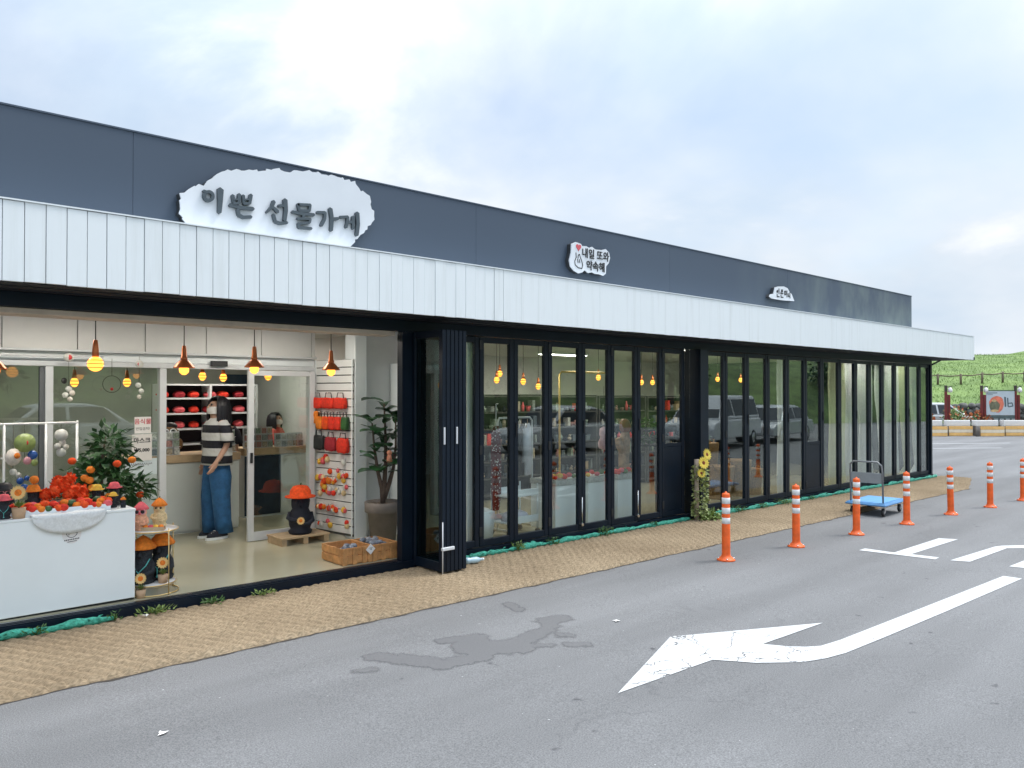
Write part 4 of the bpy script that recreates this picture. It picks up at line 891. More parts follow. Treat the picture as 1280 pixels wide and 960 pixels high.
# local +x runs towards the street, local -y faces the customers
zz = .06; SLW = pm('slat_white', (.76, .76, .75), .55, .05, 4)
while zz < 2.08:
    MB().box(0, Ln, -.018, 0, zz, zz + .082, .003).build('slat', SLW, sb); zz += .094
MB().box(0, Ln, .001, .02, .03, 2.12).build('backing', pm('slat_groove', (.10, .10, .10), .8, .1, 4), sb)
for q in (0, Ln - .02): MB().box(q, q + .02, -.022, -.0185, .03, 2.12, .002).build('side_trim', WHITE, sb)
def on_board(u, z, d=.05):
    p = A + dv.normalized() * u; nrm = Vector((dv.y, -dv.x)).normalized()
    return (p.x + nrm.x * d, p.y + nrm.y * d, fl(4.7) + z)
def ring_loft_box(mb, w, d, h):
    vs_ = []; n = 16
    for j, (f, z) in enumerate([(.80, -.5), (.97, -.40), (1.0, -.1), (.97, .2), (.90, .42), (.80, .5)]):
        for k in range(n):
            a = 2 * math.pi * k / n; c, s_ = math.cos(a), math.sin(a)
            vs_.append((w * .5 * f * math.copysign(abs(c) ** .5, c), d * .5 * f * math.copysign(abs(s_) ** .5, s_), h * z + .006 * math.cos(a * 3 + j)))
    mb.add(vs_, [(j * n + k, j * n + (k + 1) % n, (j + 1) * n + (k + 1) % n, (j + 1) * n + k) for j in range(5) for k in range(n)] + [tuple(range(n - 1, -1, -1)), tuple(5 * n + k for k in range(n))], True)
def bag(label, u, z, w, h, m, grp='red bags on the slatted board'):
    o = T('felt_bag', label, 'bag', on_board(u, z, .06), math.atan2(dv.y, dv.x), grp)
    pb = MB(); ring_loft_box(pb, w, .07, h); pb.build('pouch', m, o)
    MB().tube([(-w * .3, 0, h * .4), (-w * .22, 0, h * .5 + .06), (w * .22, 0, h * .5 + .06), (w * .3, 0, h * .4)], .006, 6).build('strap', BLACKP, o)
    MB().tube([(0, .065, h * .5 + .06), (0, -.02, h * .5 + .06)], .004, 5).build('hook', CHROME, o)
bl = ['red felt bag hanging in the top row, nearest the partition', 'red felt bag in the middle of the top row on the slatted board', 'red felt bag at the street end of the top row on the slatted board']
for k in range(3): bag(bl[k], .09 + k * .225, 1.60, .22, .125, RED)
for k, (m, nm) in enumerate([(ORANGE, 'orange'), (REDOR, 'bright red-orange'), (RED, 'deep red'), (RED, 'deep red'), (LEAFD, 'dark green')]):
    bag(nm + ' small pouch in the second row of the slatted board', .15 + k * .12, 1.36, .115, .15, m, 'pouches on the slatted board')
bag('black felt bag in the third row of the slatted board', .13, 1.12, .20, .17, BLACKP); bag('dark red bag between the black and bright red bags', .36, 1.11, .19, .16, pm('wine_felt', (.35, .02, .03), .85, .2, 30)); bag('bright red bag at the street end of the third row', .59, 1.10, .20, .17, RED)
for i in range(70):
    u = rf.uniform(.06, .64); z = [rf.uniform(.86, 1.0), rf.uniform(.45, .80), rf.uniform(.50, .76), rf.uniform(.30, .36), rf.uniform(.12, .2)][min(4, i // 16 + (i % 2 if i < 30 else 0))]
    m = [ORANGE, YELL, PINK, CREAM, GW, RED, REDOR][i % 7]
    nmc = ['orange', 'yellow', 'pink', 'cream', 'milky white', 'red', 'red-orange'][i % 7]
    o = T('key_charm', nmc + ' little key charm hanging low on the slatted board', 'charm', on_board(u, z, .035), 0, nmc + ' charms on the slatted board')
    MB().ball((0, 0, 0), rf.uniform(.018, .036), 8, 5, 1, 1, 1.2, wob=.3).build('charm', m, o); MB().tube([(0, 0, .02), (0, 0, .055)], .0025, 5).build('loop', CHROME, o)
o = T('straw_doll', 'orange straw doll hanging on the partition edge beside the bags', 'ornament', (4.57, 8.60, 1.50)); MB().lathe([(.001, -.09), (.035, -.08), (.03, -.02), (.04, .02), (.03, .06), (.001, .07)], 10, wob=.2).build('body', ORANGE, o); MB().tube([(0, 0, .06), (0, 0, .14)], .003, 5).build('loop', CORD, o)

# ------------------------------------------------------------ fiddle-leaf plant
fp = T('fiddle_leaf_plant', 'fiddle-leaf fig with big dark leaves in a taupe pot by the door post', 'plant', (4.90, 7.62, fl(5)))
MB().lathe([(.001, 0), (.145, 0), (.175, .35), (.195, .352), (.21, .36), (.213, .47), (.205, .475), (.195, .46), (.18, .44), (.001, .43)], 26).build('pot', GREYPOT, fp)
mb = MB()
for k in range(30): a = rf.uniform(0, 6.28); r = .16 * math.sqrt(rf.random()); mb.ball((r * math.cos(a), r * math.sin(a), .445), .026, 7, 4, 1, 1, .6, wob=.2)
mb.build('pebbles', pm('pebble', (.22, .17, .13), .8, .5, 20), fp)['kind'] = 'stuff'
mb = MB()
st = [[(0, 0, .43), (-.01, .01, .62), (-.06, .02, .82), (-.12, .0, 1.1), (-.15, 0, 1.38)], [(0, 0, .5), (.02, 0, .72), (.04, .01, .92), (.03, 0, 1.25), (.01, 0, 1.60)], [(.01, 0, .5), (.07, -.02, .68), (.12, -.03, .85), (.16, -.02, 1.1), (.17, 0, 1.42)]]
for s_ in st: MB().tube(s_, [.032, .027, .021, .015, .008], 8).build('stem', BARK, fp)
def big_leaf(mb, p, d, L, w, seed):
    p = Vector(p); d = Vector(d).normalized(); t = d.cross(Vector((0, 0, 1))).normalized(); u = t.cross(d); vs_ = []; prof = [(0, .05), (.12, .35), (.3, .55), (.45, .62), (.6, .85), (.78, 1.0), (.92, .8), (1.0, .15)]
    for s_, k in prof:
        c = p + d * L * s_ - Vector((0, 0, 1)) * L * .35 * s_ * s_
        vs_ += [c - t * w * .5 * k + u * w * .14 * k, c, c + t * w * .5 * k + u * w * .14 * k]
    mb.add(vs_, [(3 * i + j, 3 * i + j + 1, 3 * i + j + 4, 3 * i + j + 3) for i in range(7) for j in (0, 1)], True)
FIG = pm('fig_leaf', (.022, .095, .028), .32, .4, 9, hue2=(.045, .16, .05))
for i in range(42):
    s_ = st[i % 3]; z = .80 + .82 * ((i // 3) / 13); top = s_[-1]; z = min(z, top[2] + .02)
    a = i * 2.4 + .3; 
    x = s_[0][0] + (top[0] - s_[0][0]) * (z - .45) / (top[2] - .45); y = 0
    mb = MB(); big_leaf(mb, (x, y, z), (math.cos(a), math.sin(a) - .2, .25 + .6 * rf.random()), rf.uniform(.24, .34), rf.uniform(.17, .24), i); mb.build('leaf', FIG, fp)
o = T('felt_doll', 'small coral felt doll tied to the fiddle-leaf fig', 'ornament', (4.84, 7.40, fl(5) + 1.0)); MB().ball((0, 0, .05), .03, 10, 6).lathe([(.001, -.06), (.035, -.05), (.028, .0), (.02, .03)], 10, wob=.1).build('body', pm('coral_felt', (.85, .35, .22), .85, .2, 30), o); MB().tube([(0, 0, .07), (.03, .1, .12)], .003, 5).build('thread', CORD, o)

# ------------------------------------------------------------ room behind the partition
MINT = pm('pale_counter', (.66, .69, .67), .5, .03, 3)
def room_counter(label, x0, x1, y0, y1, dark=None):
    o = T('service_counter', label, 'counter', ((x0 + x1) / 2, y0, fl((x0 + x1) / 2))); h = (x1 - x0) / 2
    n_ = max(1, round((x1 - x0) / .55)); w = (x1 - x0) / n_
    MB().box(-h, h, .02, y1 - y0, .0, .86).build('carcass', MINT, o)
    for k in range(n_): MB().box(-h + k * w + .003, -h + (k + 1) * w - .003, .0, .019, .03, .85, .002).build('front_panel', DARKBL if dark == k else MINT, o)
    MB().box(-h - .01, h + .01, -.02, y1 - y0 + .01, .861, .955, .004).build('worktop', WOODT, o)
DARKBL = pm('dark_blue_panel', (.012, .025, .045), .25, .3, 6)
room_counter('pale panelled service counter with wooden top, behind the striped shopper', 2.60, 4.05, 9.65, 10.2)
room_counter('pale service counter with one dark glass front, near the slatted board', 4.40, 5.45, 10.3, 10.8, dark=0)
def card_rack(label, x, y, z, cols_, rows, seed, tone):
    o = T('card_rack', label, 'card rack', (x, y, z), 0, 'racks of small cards on the service counters'); q = random.Random(seed)
    MB().box(0, cols_ * .085, .05, .06, 0, rows * .095).build('back', WFRAME, o)
    for r in range(rows):
        MB().box(0, cols_ * .085, -.01 + r * .012, .02 + r * .012, r * .095, r * .095 + .006).build('ledge', WFRAME, o)
        for c in range(cols_): MB().box(.008 + c * .085, .076 + c * .085, .005 + r * .012, .010 + r * .012, r * .095 + .007, r * .095 + .08).build('card', tone[q.randrange(len(tone))], o)
        # print on cards
    return o
cards = [pm('card_%s' % n_, c, .6, .5, 45) for n_, c in (('white', (.55, .56, .53)), ('grey', (.22, .25, .24)), ('tan', (.42, .36, .27)), ('sage', (.26, .32, .26)), ('slate', (.10, .13, .15)), ('rose', (.40, .22, .20)))]
zc = fl(3.5) + .956
card_rack('rack of pale gift cards left of the striped shopper on the counter', 2.92, 9.72, zc, 5, 3, 1, cards); card_rack('rack of gift cards right of the striped shopper on the counter', 3.70, 9.72, zc, 4, 3, 2, cards[:4]); card_rack('dark rack of trinket cards on the counter with dark glass front', 4.42, 10.36, zc - .01, 5, 3, 3, cards[1:]); card_rack('white rack of trinket cards beside the coral-shirted person', 4.88, 10.36, zc - .01, 5, 2, 4, cards[:3])
pdoll = T('plush_toy', 'brown plush toy in white sunglasses sitting on the service counter', 'toy', (3.30, 9.98, zc), R(-20))
BRN = pm('brown_plush', (.20, .11, .05), .95, .3, 30, bump=.6, bscale=90)
MB().lathe([(.001, 0), (.10, .0), (.12, .08), (.09, .17), (.001, .19)], 14, wob=.08).build('body', BRN, pdoll); MB().ball((0, -.01, .26), .10, 14, 9, 1, .95, .9).build('head', BRN, pdoll); MB().ball((0, .02, .34), .085, 12, 7, 1.1, 1, .6).build('cap', HAIR, pdoll)
for q in (-1, 1): MB().tube([(q * .045 + .034 * math.cos(2 * math.pi * k / 14), -.105, .28 + .03 * math.sin(2 * math.pi * k / 14)) for k in range(15)], .009, 6, cap=False).build('glasses_rim', WHITE, pdoll); MB().ball((q * .045, -.10, .28), .028, 9, 6, 1, .3, 1).build('lens', BLACKP, pdoll); MB().ball((q * .12, -.03, .12), .045, 9, 6, .8, 1, 1.5).build('arm', BRN, pdoll)
MB().ball((0, -.11, .22), .03, 9, 6, 1.3, .8, .8).build('muzzle', CREAM, pdoll)
for i, x in enumerate((3.86, 4.0)):
    o = T('wicker_basket', ['tall wicker basket wearing dark glasses on the service counter', 'low wicker basket beside the tall one on the service counter'][i], 'basket', (x, 10.02, zc)); MB().lathe([(.001, 0), (.075, 0), (.085, .10), (.08, [.24, .15][i]), (.07, [.24, .15][i]), (.001, .1)], 16).build('weave', pm('wicker', (.34, .22, .08), .8, .4, 50, bump=.8, bscale=120), o)
    if not i: MB().tube([(-.06, -.082, .17), (.06, -.082, .17)], .014, 6).build('dark_glasses', BLACKP, o)
# shelf with red pouches
sh = T('wall_shelf', 'white framed shelf with dark back holding red pouches', 'shelf', (3.62, 11.35, fl(4)))
MB().box(0, 1.42, .33, .35, 0, 1.84).build('back', pm('shelf_dark', (.035, .022, .028), .8, .3, 6), sh)
for x in (0, .70, 1.40): MB().box(x, x + .03, 0, .329, 0, 1.84).build('upright', WFRAME, sh)
for z in (.96, 1.18, 1.40, 1.62, 1.82):
    for x in (.031, .731): MB().box(x, x + .668, .01, .325, z, z + .025).build('board', WFRAME, sh)
for i in range(18):
    x = 3.70 + (i % 6) * .22 + rf.uniform(-.02, .02); z = [1.426, 1.646, 1.206][i // 6]
    m = [RED, PINK, RED, pm('wine_felt', (.35, .02, .03))][i % 4]; wd = rf.uniform(.08, .11)
    o = tag(MB().ball((0, 0, .045), .5, 10, 6, wd * 1.8, .2, .11, wob=.2).build('felt_pouch', m, None, (x, 11.50, fl(4) + z)), ['red felt pouch on the middle board of the dark wall shelf', 'red felt pouch on the upper board of the dark wall shelf', 'red felt pouch on the lower board of the dark wall shelf'][i // 6], 'pouch', 'red pouches on the wall shelf')
part('rear_door', pm('deep_blue', (.010, .035, .065), .3, .2, 3), MB().box(5.2, 6.1, YB - .06, YB - .005, fl(5), 2.1))
part('rear_partition', pm('sage_wall', (.40, .43, .38), .7, .05, 3), MB().box(1.0, 6.6, YB - .004, YB - .001, 0, 2.6))
part('wing_wall', WALLW, MB().box(5.66, 5.72, 8.2, YB, -.05, 2.6))

# ------------------------------------------------------------ people
def skin_body(P, E, root):
    me = bpy.data.meshes.new('b'); idx = {k: i for i, k in enumerate(P)}
    me.from_pydata([P[k][0] for k in P], [(idx[a], idx[b]) for a, b in E], []); o = bpy.data.objects.new('b', me); COL.objects.link(o)
    bm = bmesh.new(); bm.from_mesh(me); ly = bm.verts.layers.skin.verify(); bm.verts.ensure_lookup_table()
    for k in P: r = P[k][1]; r = r if isinstance(r, tuple) else (r, r); bm.verts[idx[k]][ly].radius = r; bm.verts[idx[k]][ly].use_root = (k == root)
    bm.to_mesh(me); bm.free()
    sk = o.modifiers.new('s', 'SKIN'); sk.use_smooth_shade = True; o.modifiers.new('u', 'SUBSURF').levels = 2
    dg = bpy.context.evaluated_depsgraph_get(); out = bpy.data.meshes.new_from_object(o.evaluated_get(dg)); bpy.data.objects.remove(o)
    out.materials.clear(); out.polygons.foreach_set('use_smooth', [True] * len(out.polygons)); return out
def ring_loft(mb, rings, n=18, cap=True):
    """rings: (cx, cy, z, rx, ry)"""
    vs_ = []
    for (cx, cy_, z, rx, ry) in rings:
        for k in range(n):
            a = 2 * math.pi * k / n; wv = 1 + .03 * math.sin(a * 5 + z * 20)
            vs_.append((cx + rx * math.cos(a) * wv, cy_ + ry * math.sin(a) * wv, z))
    m = len(rings); fs = [(i * n + k, i * n + (k + 1) % n, (i + 1) * n + (k + 1) % n, (i + 1) * n + k) for i in range(m - 1) for k in range(n)]
    if cap: fs += [tuple(range(n - 1, -1, -1)), tuple((m - 1) * n + k for k in range(n))]
    mb.add(vs_, fs, True)
def person(label, x, y, z, rz, h, shirt_m, leg_m, shoe_m, hair_len=.16, elbow=.35, wide=1.0, mask=True):
    s = h / 1.65; o = T('person', label, 'person', (x, y, z), rz)
    # faces local -y; x is the person's side
    P = {'pel': ((0, 0, .92), (.14, .10)), 'spi': ((0, 0, 1.08), (.115, .09)), 'che': ((0, 0, 1.26), (.13, .10)), 'nek': ((0, .0, 1.41), .052), 'jaw': ((0, -.018, 1.475), (.066, .075)), 'hed': ((0, -.005, 1.555), (.080, .092)), 'top': ((0, .0, 1.61), (.062, .07))}
    E = [('pel', 'spi'), ('spi', 'che'), ('che', 'nek'), ('nek', 'jaw'), ('jaw', 'hed'), ('hed', 'top')]
    for q, n_ in ((-1, 'l'), (1, 'r')):
        bend = elbow if q == 1 else elbow * .6
        sh_, el = Vector((q * .165, .0, 1.355)), Vector((q * .205, .02, 1.10)); wr_ = el + Vector((-q * .01, -math.sin(bend) * .24, -math.cos(bend) * .24)); d = (wr_ - el).normalized()
        pa = wr_ + d * .07
        P.update({n_ + 'sh': (sh_, .052), n_ + 'el': (el, .040), n_ + 'wr': (wr_, (.024, .03)), n_ + 'pa': (pa, (.018, .034)), n_ + 'hp': ((q * .085, 0, .84), .085), n_ + 'kn': ((q * .09, -.01, .47), .055), n_ + 'an': ((q * .09, .02, .09), .04), n_ + 'to': ((q * .095, -.11, .03), (.038, .022))})
        E += [('che', n_ + 'sh'), (n_ + 'sh', n_ + 'el'), (n_ + 'el', n_ + 'wr'), (n_ + 'wr', n_ + 'pa'), ('pel', n_ + 'hp'), (n_ + 'hp', n_ + 'kn'), (n_ + 'kn', n_ + 'an'), (n_ + 'an', n_ + 'to')]
        for f, (off_, L) in enumerate([(-.026, .062), (-.009, .072), (.008, .067), (.024, .052)]):
            a0 = pa + Vector((0, off_, 0)) * .9 + d * .012; a1 = a0 + d * L * .5 + Vector((-q * .004, 0, 0)); a2 = a1 + d * L * .45 + Vector((-q * .016, -.006, 0))
            P.update({n_ + 'f%d' % f: (a0, .0095), n_ + 'g%d' % f: (a1, .0085), n_ + 'h%d' % f: (a2, .007)}); E += [(n_ + 'pa', n_ + 'f%d' % f), (n_ + 'f%d' % f, n_ + 'g%d' % f), (n_ + 'g%d' % f, n_ + 'h%d' % f)]
        t0 = wr_ + d * .03 + Vector((-q * .006, -.034, 0)); t1 = t0 + d * .035 + Vector((-q * .012, -.016, 0))
        P.update({n_ + 't0': (t0, .0105), n_ + 't1': (t1, .008)}); E += [(n_ + 'wr', n_ + 't0'), (n_ + 't0', n_ + 't1')]
    P = {k: (Vector(v[0]) * s, tuple(c * s for c in v[1]) if isinstance(v[1], tuple) else v[1] * s) for k, v in P.items()}
    me = skin_body(P, E, 'pel'); me.materials.append(SKIN); link('body', me, o)
    MB().tube([(0, -.085 * s, 1.565 * s), (0, -.112 * s, 1.53 * s), (0, -.088 * s, 1.515 * s)], [.009 * s, .016 * s, .012 * s], 7).build('nose', SKIN, o)
    for q in (-1, 1):
        MB().ball((q * .032 * s, -.083 * s, 1.565 * s), .011 * s, 8, 6).build('eye', INK, o)
        MB().ball((q * .082 * s, .005 * s, 1.545 * s), .024 * s, 8, 6, .4, .8, 1.2).build('ear', SKIN, o)
    MB().tube([(-.024 * s, -.086 * s, 1.487 * s), (0, -.095 * s, 1.485 * s), (.024 * s, -.086 * s, 1.487 * s)], .006 * s, 6).build('mouth', pm('lips', (.5, .16, .14), .5, .1, 10), o)
    if mask:
        mk = MB(); vv = []
        for j in range(6):
            for i in range(9):
                a = -1.25 + 2.5 * i / 8; zz_ = 1.455 + .085 * j / 5; bulge = .012 * math.cos(a) * math.sin(math.pi * j / 5)
                vv.append((math.sin(a) * .082 * s, (-math.cos(a) * (.100 + bulge) - .008) * s, zz_ * s))
        mk.add(vv, [(j * 9 + i, j * 9 + i + 1, (j + 1) * 9 + i + 1, (j + 1) * 9 + i) for j in range(5) for i in range(8)], True); mk.build('face_mask', PAPER, o)
    # hair: a shell of many locks around the skull, open at the face
    hm = MB(); NU, NVh = 26, 12; vv = []
    for j in range(NVh + 1):
        for i in range(NU):
            a = R(58) + R(244) * i / (NU - 1)            # leaves a gap in front (-y)
            ang = a - math.pi / 2; t = j / NVh
            if t < .5:
                ph = math.pi / 2 * (1 - t / .5); rr = .112 * math.cos(ph) + .004; zz_ = 1.555 + .112 * math.sin(ph)
                if t < .2: ang = -math.pi / 2 + (a - math.pi) * 1.47 + math.pi
            else: rr = .112 + .018 * math.sin(math.pi * (t - .5)); zz_ = 1.555 - (hair_len + .06) * (t - .5) / .5
            rr *= 1 + .05 * noise.noise(Vector((i * 1.7, j * .6, h)))
            vv.append((rr * math.cos(ang) * s, (rr * math.sin(ang) * 1.05 + .01) * s, zz_ * s))
    hm.add(vv, [(j * NU + i, (j + 1) * NU + i, (j + 1) * NU + i + 1, j * NU + i + 1) for j in range(NVh) for i in range(NU - 1)], True)
    qh = random.Random(int(h * 100))
    for k in range(90):
        a = R(64) + R(232) * qh.random() - math.pi / 2; r0 = .112; ln = hair_len + qh.uniform(-.03, .03)
        pts = [(r0 * .55 * math.cos(a) * s, (r0 * .55 * math.sin(a) + .01) * s, 1.655 * s), (r0 * 1.02 * math.cos(a) * s, (r0 * 1.06 * math.sin(a) + .01) * s, 1.60 * s), (r0 * 1.15 * math.cos(a) * s, (r0 * 1.2 * math.sin(a) + .01) * s, 1.53 * s), (r0 * 1.2 * math.cos(a) * s, (r0 * 1.25 * math.sin(a) + .01) * s, (1.50 - ln * .5) * s), (r0 * qh.uniform(.9, 1.15) * math.cos(a) * s, (r0 * qh.uniform(.95, 1.2) * math.sin(a) + .01) * s, (1.50 - ln) * s)]
        hm.tube(pts, [.010 * s, .018 * s, .019 * s, .016 * s, .004 * s], 5)
    ho = hm.build('hair', HAIR, o)
    # shirt with short sleeves
    sm2 = MB(); ring_loft(sm2, [(0, .0, .86 * s, .185 * s * wide, .135 * s * wide), (0, .005 * s, .92 * s, .188 * s * wide, .138 * s * wide), (0, .005 * s, 1.05 * s, .178 * s * wide, .128 * s * wide), (0, 0, 1.2 * s, .182 * s * wide, .13 * s * wide), (0, 0, 1.32 * s, .178 * s * wide, .12 * s * wide), (0, 0, 1.385 * s, .12 * s, .085 * s), (0, 0, 1.42 * s, .062 * s, .06 * s)], 24)
    for q in (-1, 1): sm2.tube([(q * .14 * s, 0, 1.35 * s), (q * .19 * s, .0, 1.29 * s), (q * .215 * s, .01 * s, 1.20 * s), (q * .225 * s, .012 * s, 1.12 * s)], [.06 * s, .072 * s, .076 * s, .08 * s], 14)
    sm2.build('shirt', shirt_m, o)
    j = MB(); ring_loft(j, [(0, .0, .80 * s, .15 * s, .115 * s), (0, 0, .86 * s, .165 * s, .12 * s), (0, 0, .97 * s, .150 * s, .11 * s)], 22)
    for q in (-1, 1): ring_loft(j, [(q * .09 * s, (.015 + .035 * q) * s, .065 * s, .085 * s, .106 * s), (q * .09 * s, (.0 + .03 * q) * s, .22 * s, .082 * s, .100 * s), (q * .088 * s, (-.012 + .02 * q) * s, .5 * s, .088 * s, .108 * s), (q * .082 * s, 0, .72 * s, .100 * s, .132 * s), (q * .075 * s, 0, .86 * s, .09 * s, .115 * s)], 18)
    j.build('trousers', leg_m, o)
    for q in (-1, 1):
        sole = MB(); poly = [(q * .095 * s + .05 * s * math.sin(a) * (1 + .1 * math.cos(a)), -.045 * s - .14 * s * math.cos(a)) for a in [2 * math.pi * k / 16 for k in range(16)]]
        sole.hexa(poly, 0, .028 * s); so = sole.build('shoe', WHITE, o)
        MB().lathe([(.12 * s, .028 * s), (.115 * s, .05 * s), (.085 * s, .085 * s), (.05 * s, .10 * s), (.001, .102 * s)], 16, (q * .095 * s, -.04 * s, .001), .40, 1.1).build('shoe_upper', shoe_m, so)
        for k in range(3): MB().box((q * .095 - .02) * s, (q * .095 + .02) * s, (-.125 + k * .022) * s, (-.117 + k * .022) * s, (.078 + k * .010) * s, (.084 + k * .010) * s).build('lace', WHITE, so)
    return o
def mat_stripes():
    m, n, l, b = principled('striped_jersey')
    t = n.new('ShaderNodeTexCoord'); sx = n.new('ShaderNodeSeparateXYZ'); l.new(t.outputs['Object'], sx.inputs[0])
    a = n.new('ShaderNodeMath'); a.operation = 'MULTIPLY_ADD'; a.inputs[1].default_value = 1 / .18; a.inputs[2].default_value = -.885 / .18 + 1.0; l.new(sx.outputs[2], a.inputs[0])
    f = n.new('ShaderNodeMath'); f.operation = 'FRACT'; l.new(a.outputs[0], f.inputs[0])
    g = n.new('ShaderNodeMath'); g.operation = 'LESS_THAN'; g.inputs[1].default_value = .5; l.new(f.outputs[0], g.inputs[0])
    mx = n.new('ShaderNodeMix'); mx.data_type = 'RGBA'; l.new(g.outputs[0], mx.inputs['Factor']); mx.inputs['A'].default_value = (.62, .63, .62, 1); mx.inputs['B'].default_value = (.012, .014, .022, 1)
    l.new(mx.outputs['Result'], b.inputs['Base Color']); b.inputs['Roughness'].default_value = .85
    nb = n.new('ShaderNodeTexNoise'); nb.inputs['Scale'].default_value = 9; l.new(t.outputs['Object'], nb.inputs['Vector']); bp = n.new('ShaderNodeBump'); bp.inputs['Strength'].default_value = .8; bp.inputs['Distance'].default_value = .03; l.new(nb.outputs['Fac'], bp.inputs['Height']); l.new(bp.outputs[0], b.inputs['Normal'])
    return m
DENIM = pm('blue_denim', (.025, .11, .26), .85, .3, 12, bump=.5, bscale=14)
pers = person('person in black-and-white striped shirt and blue jeans, seen from the side in the doorway', 3.56, 9.13, fl(3.5) + .001, R(-84), 1.66, mat_stripes(), DENIM, NAVYC, hair_len=.19, elbow=.55, wide=1.16)
MB().tube([(.0, 0, -.012), (0, 0, .012)], .031, 12).build('wrist_watch', BLACKP, pers).location = (pers.children[0].data and Vector((.197 * 1.0, -.073, .905)))
person('person dressed in black standing behind the striped shopper', 4.14, 10.45, fl(4.2) + .001, R(160), 1.50, NAVYC, pm('black_cloth', (.008, .008, .010), .85, .2, 20), BLACKP, hair_len=.10)
person('dark-haired person in coral top behind the counter with dark glass front', 5.18, 11.0, fl(5.2) + .001, R(40), 1.42, pm('coral_cloth', (.62, .10, .08), .85, .2, 20), NAVYC, BLACKP, hair_len=.12)
# ------------------------------------------------------------ glazed wing interior
re_ = random.Random(21)
FILL = pm('led_panel', (.8, .8, .8), .5, .02, 5, emit=(1.0, .93, .82), est=12.0)  # glowing panels added under the ceiling to brighten porch, room and wing
for i, (x, y) in enumerate([(1.6, 7.7), (3.6, 7.7), (15.6, 7.25), (17.6, 7.25), (2.2, 10.6), (4.3, 10.9), (7.2, 8.4), (9.4, 8.4), (11.6, 8.4), (14.4, 8.4), (8.4, 11.2), (11.6, 11.2)]):
    o = T('fill_panel', 'flat white panel added under the shop ceiling as fill light', 'fill panel', (x, y, 2.60), 0, 'added fill panels inside the shop'); MB().box(-.62, .62, -.16, .16, -.03, -.002, .003).build('housing', WHITE, o); MB().box(-.59, .59, -.13, .13, -.034, -.0305).build('diffuser', FILL, o)
STONE = pm('terrazzo', (.45, .46, .44), .5, .4, 40)
for i, (x0, x1) in enumerate([(6.98, 7.42), (7.60, 8.06), (8.20, 8.62)]):
    z = fl(x0); o = T('display_plinth', ['white plinth with terrazzo slab beside the white trolley cart, behind the glass', 'white plinth with terrazzo slab and red fruit, middle of three behind the glass', 'white plinth with terrazzo slab beside the driftwood post, behind the glass'][i], 'plinth', ((x0 + x1) / 2, 6.88, z)); h = (x1 - x0) / 2
    MB().box(-h, h, 0, .45, 0, .56, .004).build('body', WHITE, o); MB().box(-h - .01, h + .01, -.012, .46, .561, .63, .004).build('slab', STONE, o)
    for k in range(9):
        m, nm = [(RED, 'red'), (YELL, 'yellow'), (RED, 'red'), (PINK, 'pink'), (LEAF, 'green')][(k + i) % 5]
        tag(MB().ball((0, 0, 0), re_.uniform(.03, .05), 9, 6, 1, 1, .8, wob=.2).build('felt_fruit', m, None, (x0 + .05 + (h * 2 - .1) * (k % 5) / 4, 6.93 + .1 * (k // 5), z + .66 + .02 * (k % 2))), nm + ' felt fruit on the terrazzo slab of the ' + ['first plinth beside the white cart', 'middle plinth', 'plinth beside the driftwood post'][i], 'felt fruit', 'felt fruit on plinth %s' % 'abc'[i])
ca = T('serving_cart', 'white two-tier cart on castors behind the folding glass', 'cart', (6.42, 6.86, fl(6.4)))
for z in (.16, .48): MB().box(-.24, .24, 0, .34, z, z + .012).build('shelf', WHITE, ca); MB().box(-.24, .24, -.004, .0, z, z + .085).build('rim', WHITE, ca); MB().box(-.24, .24, .34, .344, z, z + .085).build('rim', WHITE, ca)
for x in (-.235, .235):
    for y in (0.01, .33): MB().tube([(x, y, .07), (x, y, .62)], .010, 8).build('upright', WHITE, ca); MB().lathe([(.001, -.012), (.035, -.012), (.035, .012), (.001, .012)], 12).build('castor', BLACKP, ca).matrix_basis = Matrix.Translation((x, y, .036)) @ Matrix.Rotation(math.pi / 2, 4, 'X')
MB().ball((0, .17, .22), .5, 12, 6, .40, .26, .16, wob=.2).build('folded_towels', pm('lilac_cloth', (.60, .58, .66), .9, .15, 20), ca)
cr = T('clothes_rail', 'white tubular clothes rail hung with navy and white shirts behind the glass', 'clothes rail', (6.74, 7.35, fl(6.6)))
MB().tube([(-.32, 0, 0), (-.32, 0, 1.36), (-.29, 0, 1.42), (.24, 0, 1.42), (.28, 0, 1.38), (.28, 0, 0)], .013, 8).build('frame', WT, cr)
for x in (-.32, .28): MB().tube([(x, -.2, .02), (x, .2, .02)], .013, 8).build('foot', WT, cr)
def shirt(label, x, m, rz):
    o = T('hanging_shirt', label, 'shirt', (6.74 + x, 7.35, fl(6.6) + 1.40), rz, 'shirts on the clothes rail')
    MB().tube([(0, 0, .0), (0, 0, -.05), (-.18, 0, -.11)], .005, 6).tube([(0, 0, -.05), (.18, 0, -.11)], .005, 6).build('hanger', WOODT, o)
    mb = MB(); ring_loft(mb, [(0, 0, -.72, .20, .05), (0, 0, -.4, .19, .05), (0, 0, -.18, .20, .045), (0, 0, -.11, .16, .04), (0, 0, -.06, .06, .03)], 18)
    for q in (-1, 1): mb.tube([(q * .17, 0, -.13), (q * .23, 0, -.30), (q * .24, 0, -.55)], [.05, .05, .045], 10)
    mb.build('cloth', m, o)
shirt('navy shirt at the white-upright end of the clothes rail', -.02, NAVYC, R(35)); shirt('black shirt in the middle of the clothes rail', .09, BLACKP, R(38)); shirt('pale lilac shirt hanging on the clothes rail', .20, pm('lilac_shirt', (.74, .75, .82), .85, .1, 20), R(40))
sc = T('dotted_scarf', 'long dark scarf with red and white flecks hanging by the clothes rail', 'scarf', (6.22, 7.15, fl(6.2)))
